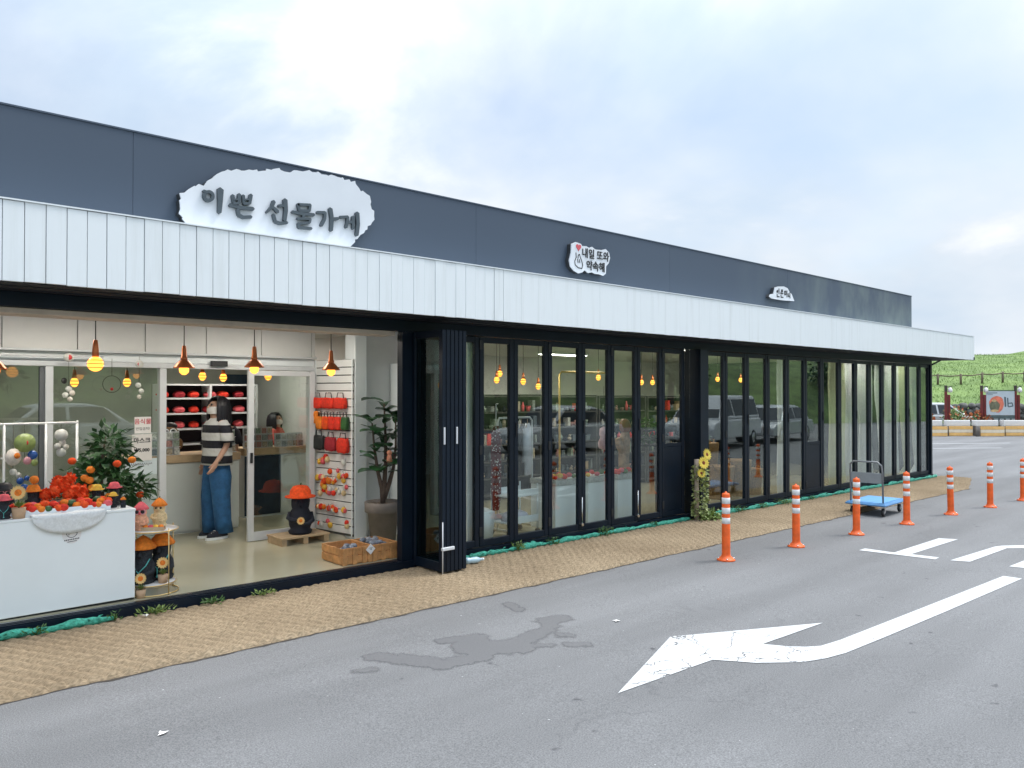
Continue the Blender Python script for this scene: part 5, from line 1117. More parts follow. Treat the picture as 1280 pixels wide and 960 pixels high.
def mat_fleck():
    m, n, l, b = principled('flecked_cloth'); t = n.new('ShaderNodeTexCoord'); v = n.new('ShaderNodeTexVoronoi'); v.inputs['Scale'].default_value = 34; l.new(t.outputs['Object'], v.inputs['Vector'])
    r = n.new('ShaderNodeValToRGB'); r.color_ramp.elements[0].color = (.75, .72, .70, 1); r.color_ramp.elements[0].position = .22; r.color_ramp.elements[1].color = (.10, .012, .018, 1); r.color_ramp.elements[1].position = .34; l.new(v.outputs['Distance'], r.inputs[0]); l.new(r.outputs[0], b.inputs['Base Color']); b.inputs['Roughness'].default_value = .9; return m
mb = MB(); ring_loft(mb, [(0, 0, .30, .05, .02), (0, 0, .5, .08, .03), (0, 0, .9, .085, .03), (0, 0, 1.25, .07, .03), (0, 0, 1.33, .04, .02)], 14); mb.build('cloth', mat_fleck(), sc); MB().tube([(0, 0, 1.32), (0, 0, 1.6), (.12, .1, 1.6)], .006, 6).build('hook', WT, sc)
wb = T('white_bin', 'plain white bin behind the folding glass near the door stack', 'bin', (5.86, 6.86, fl(5.9))); MB().lathe([(.001, 0), (.12, 0), (.15, .34), (.142, .345), (.001, .30)], 4).build('body', WHITE, wb, (0, .12, 0), R(45)); MB().ball((0, .12, .33), .09, 10, 6, 1.2, 1.2, .6, wob=.3).build('bag_top', PAPER, wb)
wn_ = T('wire_stand', 'tall white wire stand of small boxed goods behind the first folding pane', 'stand', (5.42, 7.0, fl(5.4)))
for x in (-.12, .14): MB().tube([(x, 0, 0), (x, 0, 1.5)], .009, 6).build('upright', WT, wn_)
for z in (.15, .45, .75, 1.05, 1.35): MB().box(-.13, .15, -.02, .2, z, z + .01).build('tray', WT, wn_); MB().box(-.10, .12, .0, .15, z + .011, z + .13, .004).build('goods', cards[int(z * 10) % 6], wn_)
# shelves of goods along the back
SHW = pm('shelf_wood', (.07, .07, .065), .7, .2, 5)
ci = 0
for bx_, x0 in enumerate([6.5, 7.95, 9.4, 10.85, 12.3]):
    o = T('goods_shelf', ['open shelf of small goods behind the clothes rail', 'open shelf of small goods behind the white cart and plinths', 'open shelf of small goods behind the driftwood post', 'open shelf of small goods behind the garland post', 'open shelf of small goods next to the curtained panes'][bx_], 'shelf', (x0, 9.55, fl(x0)))
    MB().box(0, 1.4, .3, .32, 0, 1.72).build('back', pm('shelf_back', (.03, .034, .034), .8, .3, 6), o)
    for q in (0, 1.37): MB().box(q, q + .03, 0, .299, 0, 1.72).build('upright', SHW, o)
    for k in range(7): MB().box(.031, 1.369, 0, .299, .06 + k * .27, .08 + k * .27).build('board', SHW, o)
    for k in range(1, 6):
        xx = .05
        while xx < 1.30:
            w = re_.uniform(.045, .095); h = re_.uniform(.07, .20); m = (cards + [WOODT, RED, NAVYC, PINK])[re_.choice([0, 1, 1, 2, 3, 3, 4, 4, 4, 5, 6, 7, 8, 8, 9])]; kd = re_.randrange(4)
            mb = MB(); where = ['shelf behind the clothes rail', 'shelf behind the cart and plinths', 'shelf behind the driftwood post', 'shelf behind the garland post', 'shelf next to the curtained panes'][bx_]
            if kd == 0: mb.box(-w / 2, w / 2, 0, .12, 0, h, .004); nm, lb = 'boxed_souvenir', 'small boxed souvenir on the '
            elif kd == 1: mb.lathe([(.001, 0), (w * .4, 0), (w * .42, h * .6), (w * .18, h * .78), (w * .18, h), (.001, h)], 10, (0, .06, 0)); nm, lb = 'souvenir_bottle', 'small souvenir bottle on the '
            elif kd == 2: mb.ball((0, .06, w * .45), w * .45, 9, 6, wob=.2).ball((0, .05, w * 1.05), w * .28, 8, 5); nm, lb = 'plush_toy', 'little round plush toy on the '
            else: mb.lathe([(.001, 0), (w * .3, 0), (w * .48, h * .5), (w * .46, h * .52), (.001, h * .45)], 10, (0, .06, 0)); nm, lb = 'ceramic_cup', 'small ceramic cup on the '
            if h > .05: tag(mb.build(nm, m, None, (x0 + xx + w / 2, 9.57 + re_.uniform(0, .08), fl(x0) + .081 + k * .27)), lb + where, nm.replace('_', ' '), nm.replace('_', ' ') + ' goods on shelf %s' % 'abcde'[bx_])
            xx += w + re_.uniform(.012, .05)
gp = T('brass_frame', 'brass pipe frame standing inside behind the folding glass', 'frame', (8.45, 8.1, fl(8.4))); MB().tube([(-.14, 0, 0), (-.14, 0, 2.02), (-.10, 0, 2.07), (1.05, 0, 2.07), (1.09, 0, 2.02), (1.09, 0, 0)], .016, 8).build('pipe', pm('brass_bright', (.80, .55, .18), .3, .1, 6, metal=.6), gp)
dw = T('driftwood_post', 'tall pale driftwood post with a round brown knob behind the glass', 'sculpture', (8.83, 7.28, fl(8.8)))
DRW = pm('driftwood', (.34, .22, .13), .8, .4, 10, bump=.5, bscale=30)
MB().tube([(0, 0, 0), (.01, 0, .4), (-.02, 0, .8), (.0, 0, 1.05), (.02, 0, 1.18)], [.10, .085, .08, .09, .06], 12).build('trunk', DRW, dw); MB().ball((.01, 0, 1.27), .10, 12, 8, .9, .9, 1.1, wob=.1).build('knob', pm('brown_knob', (.22, .07, .03), .5, .3, 10), dw); MB().tube([(-.02, 0, .85), (-.14, -.02, 1.0), (-.17, -.02, 1.1)], [.05, .055, .045], 9).build('branch', DRW, dw)
bp_ = T('pink_doll', 'pale pink plush doll hanging inside the glass', 'toy', (8.28, 7.2, fl(8.3) + .95)); MB().lathe([(.001, 0), (.07, .02), (.09, .10), (.05, .18), (.07, .22), (.06, .30), (.001, .33)], 12, wob=.08).build('body', pm('pale_pink', (.72, .50, .55), .9, .15, 20), bp_); MB().tube([(0, 0, .32), (0, 0, .9)], .003, 5).build('thread', CORD, bp_)
ps = T('plant_stand', 'dark stand with tiers of green potted plants behind the half-panelled door', 'plant stand', (9.17, 7.0, fl(9.2)))
for z in (.98, 1.2): MB().box(-.22, .22, 0, .25, z, z + .02).build('tier', BLACKP, ps)
for x in (-.21, .19): MB().box(x, x + .02, .11, .13, 0, .979).build('leg', BLACKP, ps)
mb = MB(); leaf_cloud(mb, (0, .1, 1.08), .22, .14, .09, 130, .07, .045, 31); leaf_cloud(mb, (0, .1, 1.29), .22, .14, .08, 120, .07, .045, 32); mb.build('foliage', LEAF, ps)
BASK = pm('brown_wicker', (.30, .16, .05), .8, .4, 40, bump=.8, bscale=100)
for i, (x, y, r, h) in enumerate([(11.35, 7.3, .24, .55), (11.95, 7.35, .25, .62), (12.35, 7.3, .20, .45), (11.7, 7.9, .3, .9)]):
    o = T('wicker_basket', ['brown wicker basket behind the panes, beside the garland post', 'tall brown wicker basket, middle of those behind the panes', 'small brown wicker basket next to the half-panelled pane', 'large brown wicker hamper behind the other baskets'][i], 'basket', (x, y, fl(x))); MB().lathe([(.001, 0), (r * .8, 0), (r, h * .9), (r * 1.03, h), (r * .95, h), (.001, h * .85)], 18, wob=.03).build('weave', BASK, o)
    for q in (-1, 1): MB().tube([(q * r, -.06, h * .9), (q * r * 1.12, -.04, h * 1.05), (q * r * 1.12, .04, h * 1.05), (q * r, .06, h * .9)], .012, 6).build('handle', BASK, o)
# curtains behind the far panes
def mat_curtain(name, c):
    m, n, l, b = principled(name); out = [x for x in n if x.type == 'OUTPUT_MATERIAL'][0]; n.remove(b)
    d = n.new('ShaderNodeBsdfDiffuse'); t = n.new('ShaderNodeBsdfTranslucent'); mx = n.new('ShaderNodeMixShader'); mx.inputs[0].default_value = .5
    tc_ = n.new('ShaderNodeTexCoord'); nz_ = n.new('ShaderNodeTexNoise'); nz_.inputs['Scale'].default_value = 4; l.new(tc_.outputs['Object'], nz_.inputs['Vector'])
    cm_ = n.new('ShaderNodeMix'); cm_.data_type = 'RGBA'; cm_.inputs['A'].default_value = (*[k * .92 for k in c], 1); cm_.inputs['B'].default_value = (*c, 1); l.new(nz_.outputs['Fac'], cm_.inputs['Factor'])
    for q in (d, t): l.new(cm_.outputs['Result'], q.inputs['Color'])
    l.new(d.outputs[0], mx.inputs[1]); l.new(t.outputs[0], mx.inputs[2]); l.new(mx.outputs[0], out.inputs['Surface']); return m
CURT = mat_curtain('curtain_white', (.86, .88, .88)); CURG = mat_curtain('curtain_sage', (.70, .72, .52))
for i, (a, c, tie) in enumerate([(12.50, 12.80, 0), (14.43, 15.02, 0), (15.10, 15.66, 0), (15.74, 16.30, 0), (16.52, 16.95, 1), (17.02, 17.60, 0), (17.70, 18.25, 1), (18.34, 18.80, 1)]):
    mb = MB(); NU, NV = 44, 14; vv = []; z0, z1 = fl(a) + .03, 2.40
    for j in range(NV):
        for k in range(NU):
            u = k / (NU - 1); v = j / (NV - 1); x = a + (c - a) * u
            if tie: x = a + (c - a) * (u if v > .7 else (1 - (1 - u) * (1 - .75 * (1 - v / .7) * 1.0)) if v > .0 else u)
            vv.append((x, 6.86 + .035 * math.sin(u * (c - a) / .075 * 2 * math.pi + .5 * math.sin(v * 3)) + .01 * math.sin(v * 9 + u * 5), z0 + (z1 - z0) * v))
    mb.add(vv, [(j * NU + k, j * NU + k + 1, (j + 1) * NU + k + 1, (j + 1) * NU + k) for j in range(NV - 1) for k in range(NU - 1)], True)
    o = mb.build('curtain', CURG if i in (1, 6) else CURT)
    tag(o, ['narrow pale curtain behind the pane beside the brown baskets', 'sage pleated curtain behind the first of the far panes', 'white pleated curtain beside the sage one behind the far panes', 'white pleated curtain, middle of the row behind the far panes', 'white curtain drawn aside to one edge of its pane', 'white pleated curtain next to the drawn-aside one', 'sage curtain drawn aside behind the far panes', 'white curtain drawn aside at the building corner'][i], 'curtain', 'curtains behind the far panes')
hb = T('hanging_posy', 'green posy with pink and white blooms hanging inside the pane by the garland post', 'flowers', (10.22, 6.85, fl(10) + 1.05)); mb = MB(); leaf_cloud(mb, (0, 0, 0), .12, .06, .12, 90, .07, .03, 41); mb.build('foliage', LEAFD, hb)
for dx, dz, m in ((-.07, .12, GP), (-.06, .02, PAPER)): MB().ball((dx, -.05, dz), .03, 8, 6, wob=.3).build('bloom', m, hb)
MB().tube([(0, 0, .1), (0, 0, 1.3)], .003, 5).build('thread', CORD, hb)

# ------------------------------------------------------------ street things
DOR = pm('bollard_orange', (.80, .115, .012), .55, .22, 9); DWH = pm('reflective_white', (.74, .74, .73), .4, .1, 40)
bo = link('flexible_bollard', None)
MB().lathe([(.001, .0), (.098, .0), (.100, .010), (.088, .020), (.060, .040), (.050, .055), (.046, .075), (.043, .72), (.038, .738), (.012, .745), (.010, .757), (.001, .76)], 24).build('post', DOR, bo)
for z in (.405, .515, .625): MB().lathe([(.0425, z), (.0455, z + .002), (.0452, z + .066), (.0425, z + .068)], 24).build('reflective_band', DWH, bo)
for a in (40, 130, 220, 310): MB().lathe([(.001, .0), (.011, .0), (.011, .012), (.001, .014)], 8, (.080 * math.cos(R(a)), .080 * math.sin(R(a)), .018)).build('bolt', CHROME, bo)
BL = ['orange flexible bollard with white bands, nearest the sunflower post', 'orange flexible bollard standing between the sunflower post and the blue trolley', 'orange flexible bollard right in front of the blue trolley', 'orange flexible bollard at the open end of the blue trolley', 'leaning orange flexible bollard next past the blue trolley', 'orange flexible bollard beyond the leaning one, near the mat end', 'orange flexible bollard last in the line, farthest from the sunflower post']
for i, (x, y, t) in enumerate([(7.49, 4.74, 0), (8.83, 4.62, .6), (10.23, 4.51, -.8), (11.64, 4.41, .8), (13.16, 4.33, 5), (14.56, 4.19, 1.2), (15.98, 4.08, .5)]):
    o = bo if i == 0 else copy_tree(bo); o.location = (x, y, gz(x) + .001); o.rotation_euler = (0, R(-t * .67), R(i * 47) * 0); tag(o, BL[i], 'bollard', 'flexible bollards along the lane')
    for ch in o.children: pass

# platform trolley
tr = T('platform_trolley', 'blue platform trolley with grey fold-up handle standing on the matting edge', 'trolley', (12.02, 4.86, gz(12.1)), R(3))
BLU = pm('trolley_blue', (.085, .24, .47), .4, .15, 8)
# local x: length away from the handle, local y: width
TL, TW = .88, .58
mb = MB().box(-.02, TL, 0, TW, .165, .205, .012); mb.build('platform', BLU, tr); MB().box(.03, TL - .05, .05, TW - .05, .206, .209).build('grip_pad', pm('trolley_pad', (.12, .31, .56), .6, .1, 8), tr)
MB().box(-.035, TL + .015, -.012, TW + .012, .16, .19, .01).build('bumper', BLU, tr)
HG = pm('handle_grey', (.20, .21, .22), .4, .1, 8)
MB().tube([(.05, .05, .20), (.03, .05, .66), (.01, .06, .78), (-.005, .11, .83), (-.005, TW - .11, .83), (.01, TW - .06, .78), (.03, TW - .05, .66), (.05, TW - .05, .20)], .014, 8).build('handle', HG, tr)
MB().box(.035, .045, .06, TW - .06, .50, .66, .002).build('handle_plate', pm('plate_grey', (.28, .31, .33), .4, .1, 6), tr)
for x, y in ((.09, .06), (.09, TW - .06), (TL - .09, .06), (TL - .09, TW - .06)):
    w_ = link('castor', None, tr, (x, y, 0)); t_ = MB().lathe([(.001, -.018), (.055, -.018), (.062, -.012), (.062, .012), (.055, .018), (.001, .018)], 18).build('tyre', BLACKP, w_); t_.matrix_basis = Matrix.Translation((0, 0, .063)) @ Matrix.Rotation(math.pi / 2, 4, 'X')
    MB().lathe([(.001, -.021), (.03, -.020), (.03, .020), (.001, .021)], 12).build('hub', CHROME, w_).matrix_basis = Matrix.Translation((0, 0, .063)) @ Matrix.Rotation(math.pi / 2, 4, 'X')
    MB().box(-.03, .03, -.03, .03, .14, .158).box(-.02, .02, -.027, -.023, .06, .139).box(-.02, .02, .023, .027, .06, .139).build('fork', CHROME, w_)

# garland post with sunflowers
gx, gy = 9.42, 6.44
ga = T('sunflower_post', 'pale post wrapped in ivy with three big yellow artificial sunflowers', 'flower post', (gx, gy, gz(gx) + .01))
MB().lathe([(.001, 0), (.12, 0), (.12, .02), (.03, .025), (.028, .06)], 16).tube([(0, 0, .0), (0, 0, .9)], .034, 12).build('post', pm('weathered_pole', (.42, .34, .27), .8, .2, 8), ga)
mb = MB(); q = random.Random(9)
for i in range(620):
    t = q.random(); a = q.uniform(0, 6.28); r = .05 + .05 * q.random(); z = .10 + .72 * t; sx_off = .07 * (1 - abs(t - .5))
    p = Vector((r * math.cos(a) + sx_off, r * math.sin(a) - .02, z)); mb.leaf(p, (math.cos(a), math.sin(a), q.uniform(-1, .4)), (q.uniform(-1, 1), q.uniform(-1, 1), 1), q.uniform(.035, .06), q.uniform(.03, .045))
mb.build('ivy', pm('ivy_pale', (.26, .34, .09), .5, .35, 25, hue2=(.45, .50, .20)), ga)
mb = MB(); leaf_cloud(mb, (.22, -.08, .06), .30, .16, .11, 420, .06, .034, 12, .1); mb.build('trailing_ivy', LEAFL, ga)
for (x, y, z, r, nx) in ((.01, -.11, .855, .098, -.35), (.14, -.08, .965, .095, -.05), (-.03, -.10, .71, .072, -.5)):
    p_, c_ = MB(), MB(); sunflower(p_, c_, (x, y, z), r, (nx, -1, .25), cr_=.28); hd_ = p_.build('sunflower', PET, ga); c_.build('flower_centre', CENT, hd_); MB().tube([(x, y + .01, z), (x * .4, 0, z - .1)], .008, 6).build('stem', LEAF, hd_)

# green net bunched along the wall foot
NET = pm('green_net', (.02, .30, .20), .6, .5, 40, bump=1.0, bscale=180, hue2=(.08, .55, .40))
def net(label, x0, x1, r, seed):
    q = random.Random(seed); mb = MB(); pts = []; rr = []; n = int((x1 - x0) / .05)
    for i in range(n + 1):
        x = x0 + (x1 - x0) * i / n; nz_ = noise.noise(Vector((x * 3, seed, 0))); pts.append((x, 6.525 + .02 * nz_ + .01 * noise.noise(Vector((x * 11, seed, 4))), gz(x) + .055 + .014 * noise.noise(Vector((x * 5, seed, 7))))); rr.append(max(.008, r * (.75 + .9 * nz_ + .5 * noise.noise(Vector((x * 17, 3, seed))))))
    mb.tube(pts, rr, 9)
    for i in range(int((x1 - x0) * 14)):
        x = q.uniform(x0, x1); p = Vector((x, 6.50 + q.uniform(-.04, .02), gz(x) + q.uniform(.04, .085))); mb.leaf(p, (q.uniform(-1, 1), q.uniform(-1, 0), q.uniform(-.2, .6)), (0, q.uniform(-1, 1), 1), .05, .02)
    tag(mb.build('garden_net', NET), label, 'net', 'green netting along the wall foot')
net('bright green net bunched under the panes between the door stack and sunflower post', 5.0, 9.35, .036, 1); net('bright green net bunched under the panes from sunflower post to building corner', 9.9, 18.9, .040, 2); net('green net strip under the sill in front of the white counter', .4, 1.75, .032, 3)
# weeds
def weed(label, x, y, r, h, n, m, L=.036):
    o = T('weed', label, 'weed', (x, y, gz(x) + .035), 0, 'weeds along the wall foot'); mb = MB(); q = random.Random(int(x * 100))
    for i in range(n):
        a = q.uniform(0, 6.28); t = q.random(); d = Vector((math.cos(a) * r * t, math.sin(a) * r * t * .6, h * q.random())); mb.leaf(d, (math.cos(a), math.sin(a), q.uniform(-.2, 1.4)), (q.uniform(-1, 1), q.uniform(-1, 1), 1), L * q.uniform(.6, 1.3), L * .42)
    mb.build('leaves', m, o)
    for k in range(4): MB().tube([(0, 0, 0), (r * .3 * math.cos(k * 1.7), r * .2 * math.sin(k * 1.7), h * .8)], .003, 5).build('stalk', LEAF, o)
for i, (x, r, h, n, m, lab) in enumerate([(1.22, .10, .06, 60, LEAF, 'low weed clump under the sill before the counter logo'), (2.05, .16, .07, 110, LEAFL, 'sprawling light weed under the sill beside the round table'), (1.75, .05, .10, 30, LEAF, 'thin weed sprouting under the sill by the counter corner'), (2.5, .10, .05, 70, LEAF, 'flat weed patch under the open doorway sill'), (2.95, .12, .05, 80, LEAFL, 'flat pale weed patch under the doorway sill'), (6.0, .10, .12, 110, LEAFL, 'bright yellow-green weed below the scarf pane'), (6.55, .10, .10, 70, LEAF, 'wispy weed below the clothes rail pane'), (7.5, .15, .13, 130, LEAF, 'bushy weed below the plinth panes'), (8.5, .06, .08, 50, LEAF, 'small weed below the driftwood pane'), (10.6, .20, .10, 150, LEAF, 'spreading weed patch past the sunflower post'), (11.3, .15, .08, 90, LEAF, 'low weed patch under the basket panes'), (12.0, .25, .09, 170, LEAFL, 'wide bright weed patch behind the bollards'), (12.9, .12, .06, 80, LEAF, 'low weed patch beside the blue trolley')]): weed(lab, x, 6.5, r * .9, h * .7, n, m)
o = T('plastic_bottle', 'crushed clear blue plastic bottle lying on the matting by the door stack', 'bottle', (5.07, 6.32, gz(5) + .07), R(25)); MB().lathe([(.001, 0), (.032, .002), (.034, .03), (.030, .06), (.034, .09), (.033, .14), (.014, .18), (.013, .195), (.001, .196)], 14, wob=.2).build('bottle', pm('clear_blue', (.45, .62, .72), .15, .1, 10), o).rotation_euler = (R(90), 0, R(50)); MB().lathe([(.001, 0), (.015, 0), (.015, .018), (.001, .018)], 10).build('cap', WHITE, o).matrix_basis = Matrix.Rotation(R(50), 4, 'Z') @ Matrix.Rotation(R(90), 4, 'X') @ Matrix.Translation((0, 0, .197))
for i, (x, y) in enumerate([(1.35, 4.25), (1.95, 6.40), (4.8, 4.0)]): tag(MB().leaf((0, 0, .006), (1, .3, .02), (0, 0, 1), .07, .03).leaf((.02, 0, .007), (.2, 1, .05), (0, 0, 1), .05, .02).build('paper_scrap', PAPER, None, (x, y, gz(x) + (.05 if y > 5.3 else 0)), i), ['white paper scrap on the asphalt before the coir mat', 'white paper scrap under the sill near the round table', 'white paper scrap by the water spill'][i], 'litter', 'litter on the ground')
# ------------------------------------------------------------ background beyond the lot
HD = Vector((.6718, .7407)); RT = Vector((.7407, -.6718))
def SL(s_, l_): p = HD * s_ + RT * l_; return p.x, p.y     # distance ahead along the lane, distance across
gzb = -.18
def hill_h(s_, l_):
    """grassy bank: steep foot, then a long slope to the crest"""
    wob = .5 * noise.noise(Vector((s_ * .05, l_ * .05, 0))) + .15 * noise.noise(Vector((s_ * .2, l_ * .2, 3)))
    t = max(0, min(1, (s_ - 43) / 16)); foot = t * t * (3 - 2 * t) * 2.1
    t2 = max(0, min(1, (s_ - 56) / 46)); crest = (t2 * (2 - t2)) * (3.7 + .035 * (l_ - 40))
    return gzb - .03 + (foot + max(0, crest) + wob * t) + .14 * max(0, min(40, l_ - 66)) * t2 - (.06 * max(0, s_ - 105))
hm_ = MB(); NS, NL = 70, 90
for j in range(NL):
    for i in range(NS):
        s_ = 42.5 + 110 * (i / (NS - 1)) ** 1.4; l_ = -20 + 150 * j / (NL - 1); x, y = SL(s_, l_); hm_.v.append((x, y, hill_h(s_, l_)))
hm_.f = [(j * NS + i, j * NS + i + 1, (j + 1) * NS + i + 1, (j + 1) * NS + i) for j in range(NL - 1) for i in range(NS - 1)]; hm_.sm = [True] * len(hm_.f)
GRASS = pm('hill_grass', (.10, .18, .040), .9, .3, .35, bump=.6, bscale=5, hue2=(.18, .27, .07))
ho_ = tag(hm_.build('hill', GRASS), 'bright green grassy hill behind the parking lot', kind='structure')
if ho_.data.polygons[0].normal.z < 0: ho_.data.flip_normals()
gr = MB(); q = random.Random(77)
for i in range(30000):
    s_ = 44 + 62 * q.random() ** 1.5; l_ = s_ * q.uniform(.45, .80); x, y = SL(s_, l_); z = hill_h(s_, l_); a = q.uniform(0, 6.28); h = q.uniform(.06, .20); w = q.uniform(.012, .04); dx, dy = math.cos(a) * w, math.sin(a) * w; tx, ty = q.uniform(-.2, .2), q.uniform(-.2, .2)
    gr.add([(x - dx, y - dy, z - .05), (x + dx, y + dy, z - .05), (x + tx, y + ty, z + h)], [(0, 1, 2)])
tag(gr.build('grass', pm('grass_blades', (.15, .25, .06), .8, .2, .35, hue2=(.23, .33, .10))), 'long green grass covering the hill', 'grass', kind='stuff')
# rope fence along the bank
PSTW = pm('fence_wood', (.16, .13, .09), .9, .3, 8)
fe = T('rail_fence', 'weathered post and rail fence running along the grassy bank', 'fence', (*SL(60, 36), 0)); bs = SL(60, 36); prev = None
for k in range(16):
    l_ = 26 + k * 1.75; s_ = 60 + .25 * math.sin(k); x, y = SL(s_, l_); z = hill_h(s_, l_); t = q.uniform(-.08, .08)
    MB().tube([(x - bs[0], y - bs[1], z - .1), (x - bs[0] + t, y - bs[1], z + .85)], .085, 7).build('post', PSTW, fe)
    c = (x - bs[0] + t, y - bs[1], z + .72)
    if prev: MB().tube([prev, ((prev[0] + c[0]) / 2, (prev[1] + c[1]) / 2, (prev[2] + c[2]) / 2 - .06), c], .05, 6).build('rail', PSTW, fe)
    prev = c
# dark stone wall
rw = T('stone_wall', 'low dry wall of dark basalt stones at the foot of the hill', 'wall', (*SL(42.2, 24.5), gzb)); STN = pm('basalt_wall', (.06, .06, .058), .9, .5, 3, bump=.6, bscale=12, hue2=(.20, .20, .18))
sm_meshes = []
for k in range(5):
    mb = MB(); mb.ball((0, 0, 0), .24, 9, 6, 1.2, .9, .75, wob=.45); o = mb.build('stone', STN, rw); sm_meshes.append(o.data); bpy.data.objects.remove(o)
for row in range(5):
    for k in range(22):
        l_ = -4.2 + k * .44 + (.22 if row % 2 else 0) + q.uniform(-.05, .05)
        o = link('stone', sm_meshes[q.randrange(5)], rw, (RT.x * l_, RT.y * l_, .12 + row * .27 + q.uniform(-.03, .03)), q.uniform(0, 6.28)); o.scale = [q.uniform(.85, 1.15)] * 3
# planter barrier: orange boards between grey stumps, white troughs on top
OB = pm('orange_board', (.88, .52, .18), .6, .12, 4); CB = pm('cream_board', (.86, .74, .56), .6, .1, 4); STMP = pm('stump_grey', (.20, .18, .16), .9, .3, 6); TRG = pm('trough_white', (.76, .76, .75), .7, .06, 6)
S0 = 34.4
ang = math.atan2(RT.y, RT.x)
names = ['at the building corner', 'in front of the first red lamp post', 'below the gap between the lamp posts', 'below the printed board', 'beyond the printed board', 'last in the row beyond the printed board']
for k in range(6):
    l_ = 18.2 + k * 1.27; x, y = SL(S0 + .25 * (k % 2), l_); z = gzb + .001
    o = T('board_barrier', 'orange and cream planked barrier ' + names[k], 'barrier', (x, y, z), ang, 'planked barriers at the lot edge')
    for r, m in enumerate((OB, CB, OB)): MB().box(.14, 1.20, 0, .04, .015 + r * .145, .152 + r * .145, .004).build('plank', m, o)
    for xx in (.25, 1.06): MB().box(xx, xx + .06, .041, .075, 0, .44).build('batten', WOODT, o)
    st_ = T('stump', 'grey stump post ' + names[k].replace('in front of', 'by'), 'post', (x, y, z), ang, 'stumps between the barriers'); MB().lathe([(.001, 0), (.085, 0), (.08, .45), (.06, .47), (.001, .475)], 10, wob=.1).build('trunk', STMP, st_)
    tx_, ty_ = SL(S0 + .45, l_ + .2)
    t_ = T('planter_trough', 'long white planter trough standing ' + names[k], 'planter', (tx_, ty_, z), ang, 'white troughs behind the barriers'); MB().box(0, .98, 0, .3, 0, .44).build('stand', STMP, t_); MB().box(-.02, 1.0, -.03, .33, .441, .70, .02).build('trough', TRG, t_); MB().box(.02, .96, .02, .28, .70, .715).build('soil', BARK, t_)
# flowering shrubs
FLR = pm('flower_red', (.55, .10, .05), .7, .4, 5, hue2=(.75, .30, .12))
for i, (l_, s_, w, h, lab) in enumerate([(18.9, 35.7, .8, .62, 'red-flowered shrub beside the silver car'), (20.6, 35.9, 1.0, .70, 'bright green shrub between the red lamp posts'), (21.7, 35.8, .7, .60, 'orange-red flowered shrub beside the printed board'), (23.0, 36.2, .7, .5, 'green shrub behind the printed board'), (25.0, 36.0, .9, .8, 'green and red shrub beyond the printed board')]):
    x, y = SL(s_, l_); o = T('flower_shrub', lab, 'shrub', (x, y, gzb), 0, 'flowering shrubs behind the barriers'); mb = MB(); leaf_cloud(mb, (0, 0, h), w, .5, h * .8, 900, .12, .07, 50 + i, .2); mb.build('foliage', [LEAF, LEAFL][i % 2], o)
    MB().tube([(0, 0, 0), (.03, 0, h)], .03, 6).build('stem', BARK, o)
    fb = MB(); qq = random.Random(i)
    for k in range(170 if i in (0, 2) else 40):
        d = Vector((qq.gauss(0, 1), qq.gauss(0, 1) - .8, qq.gauss(0, 1) + .3)).normalized(); p = Vector((d.x * w, d.y * .5, h + d.z * h * .8)); fb.leaf(p, d, d.orthogonal(), .10, .09); fb.leaf(p, d.orthogonal(), d, .10, .09)
    fb.build('blossom', FLR, o)
# red lamp posts and the printed board
RP = pm('red_post', (.16, .018, .018), .5, .2, 5)
for i, l_ in enumerate((19.96, 21.6, 23.15)):
    x, y = SL(35.4, l_); o = T('lamp_post', ['dark red post with white lantern beside the silver car', 'dark red post with white lantern at the printed board, stone wall side', 'dark red post with white lantern at the far edge of the printed board'][i], 'lamp post', (x, y, gzb), ang, 'dark red lamp posts'); 
    for dx in (-.07, .07): MB().box(dx - .045, dx + .045, -.05, .05, 0, 2.0 if dx < 0 else 1.85, .006).build('upright', RP, o)
    MB().box(-.115, -.025, -.05, .05, 2.001, 2.28, .006).build('post_top', pm('dark_post_top', (.05, .035, .03), .6, .2, 5), o); MB().tube([(-.07, 0, 2.20), (.22, 0, 2.24)], .02, 6).build('arm', BLACKP, o); MB().lathe([(.001, 1.96), (.08, 1.97), (.10, 2.05), (.07, 2.16), (.02, 2.19), (.001, 2.2)], 12, (.13, 0, 0)).build('lantern', PAPER, o)
x, y = SL(35.38, 21.73); o = T('printed_board', 'pale printed notice board with orange-grey picture between red posts', 'notice board', (x, y, gzb), ang)
MB().box(.0, 1.34, 0, .03, .92, 2.02, .004).build('panel', pm('banner_blue', (.52, .58, .62), .6, .08, 3), o); MB().box(0, 1.34, -.004, 0.034, .52, .915, .004).build('lower_panel', pm('banner_dark', (.09, .12, .12), .6, .4, 6), o); MB().box(0, 1.34, -.002, .032, 2.021, 2.06).build('top_trim', pm('trim_green', (.05, .09, .06), .7, .2, 4), o)
def blob(cx, cz, rx, rz_, m, yy, seed, nm):
    MB().xz([(cx + rx * math.cos(a) * (1 + .15 * noise.noise(Vector((math.cos(a) * 2, math.sin(a) * 2, seed)))), cz + rz_ * math.sin(a) * (1 + .15 * noise.noise(Vector((math.sin(a) * 2, math.cos(a) * 2, seed))))) for a in [2 * math.pi * k / 20 for k in range(20)]], yy, yy + .002).build(nm, m, o)
blob(.47, 1.42, .34, .38, pm('print_orange', (.75, .20, .12), .6, .3, 4), -.003, 1, 'picture'); blob(.38, 1.34, .24, .24, pm('print_olive', (.16, .16, .10), .6, .4, 6), -.006, 2, 'picture'); blob(.36, 1.58, .10, .06, pm('print_sand', (.6, .42, .22), .6, .3, 8), -.009, 3, 'picture'); blob(.38, 1.12, .20, .06, pm('print_sand', (.6, .42, .22)), -.0095, 4, 'picture')
mb = MB(); PG = pm('print_grey', (.10, .14, .16), .6, .2, 5)
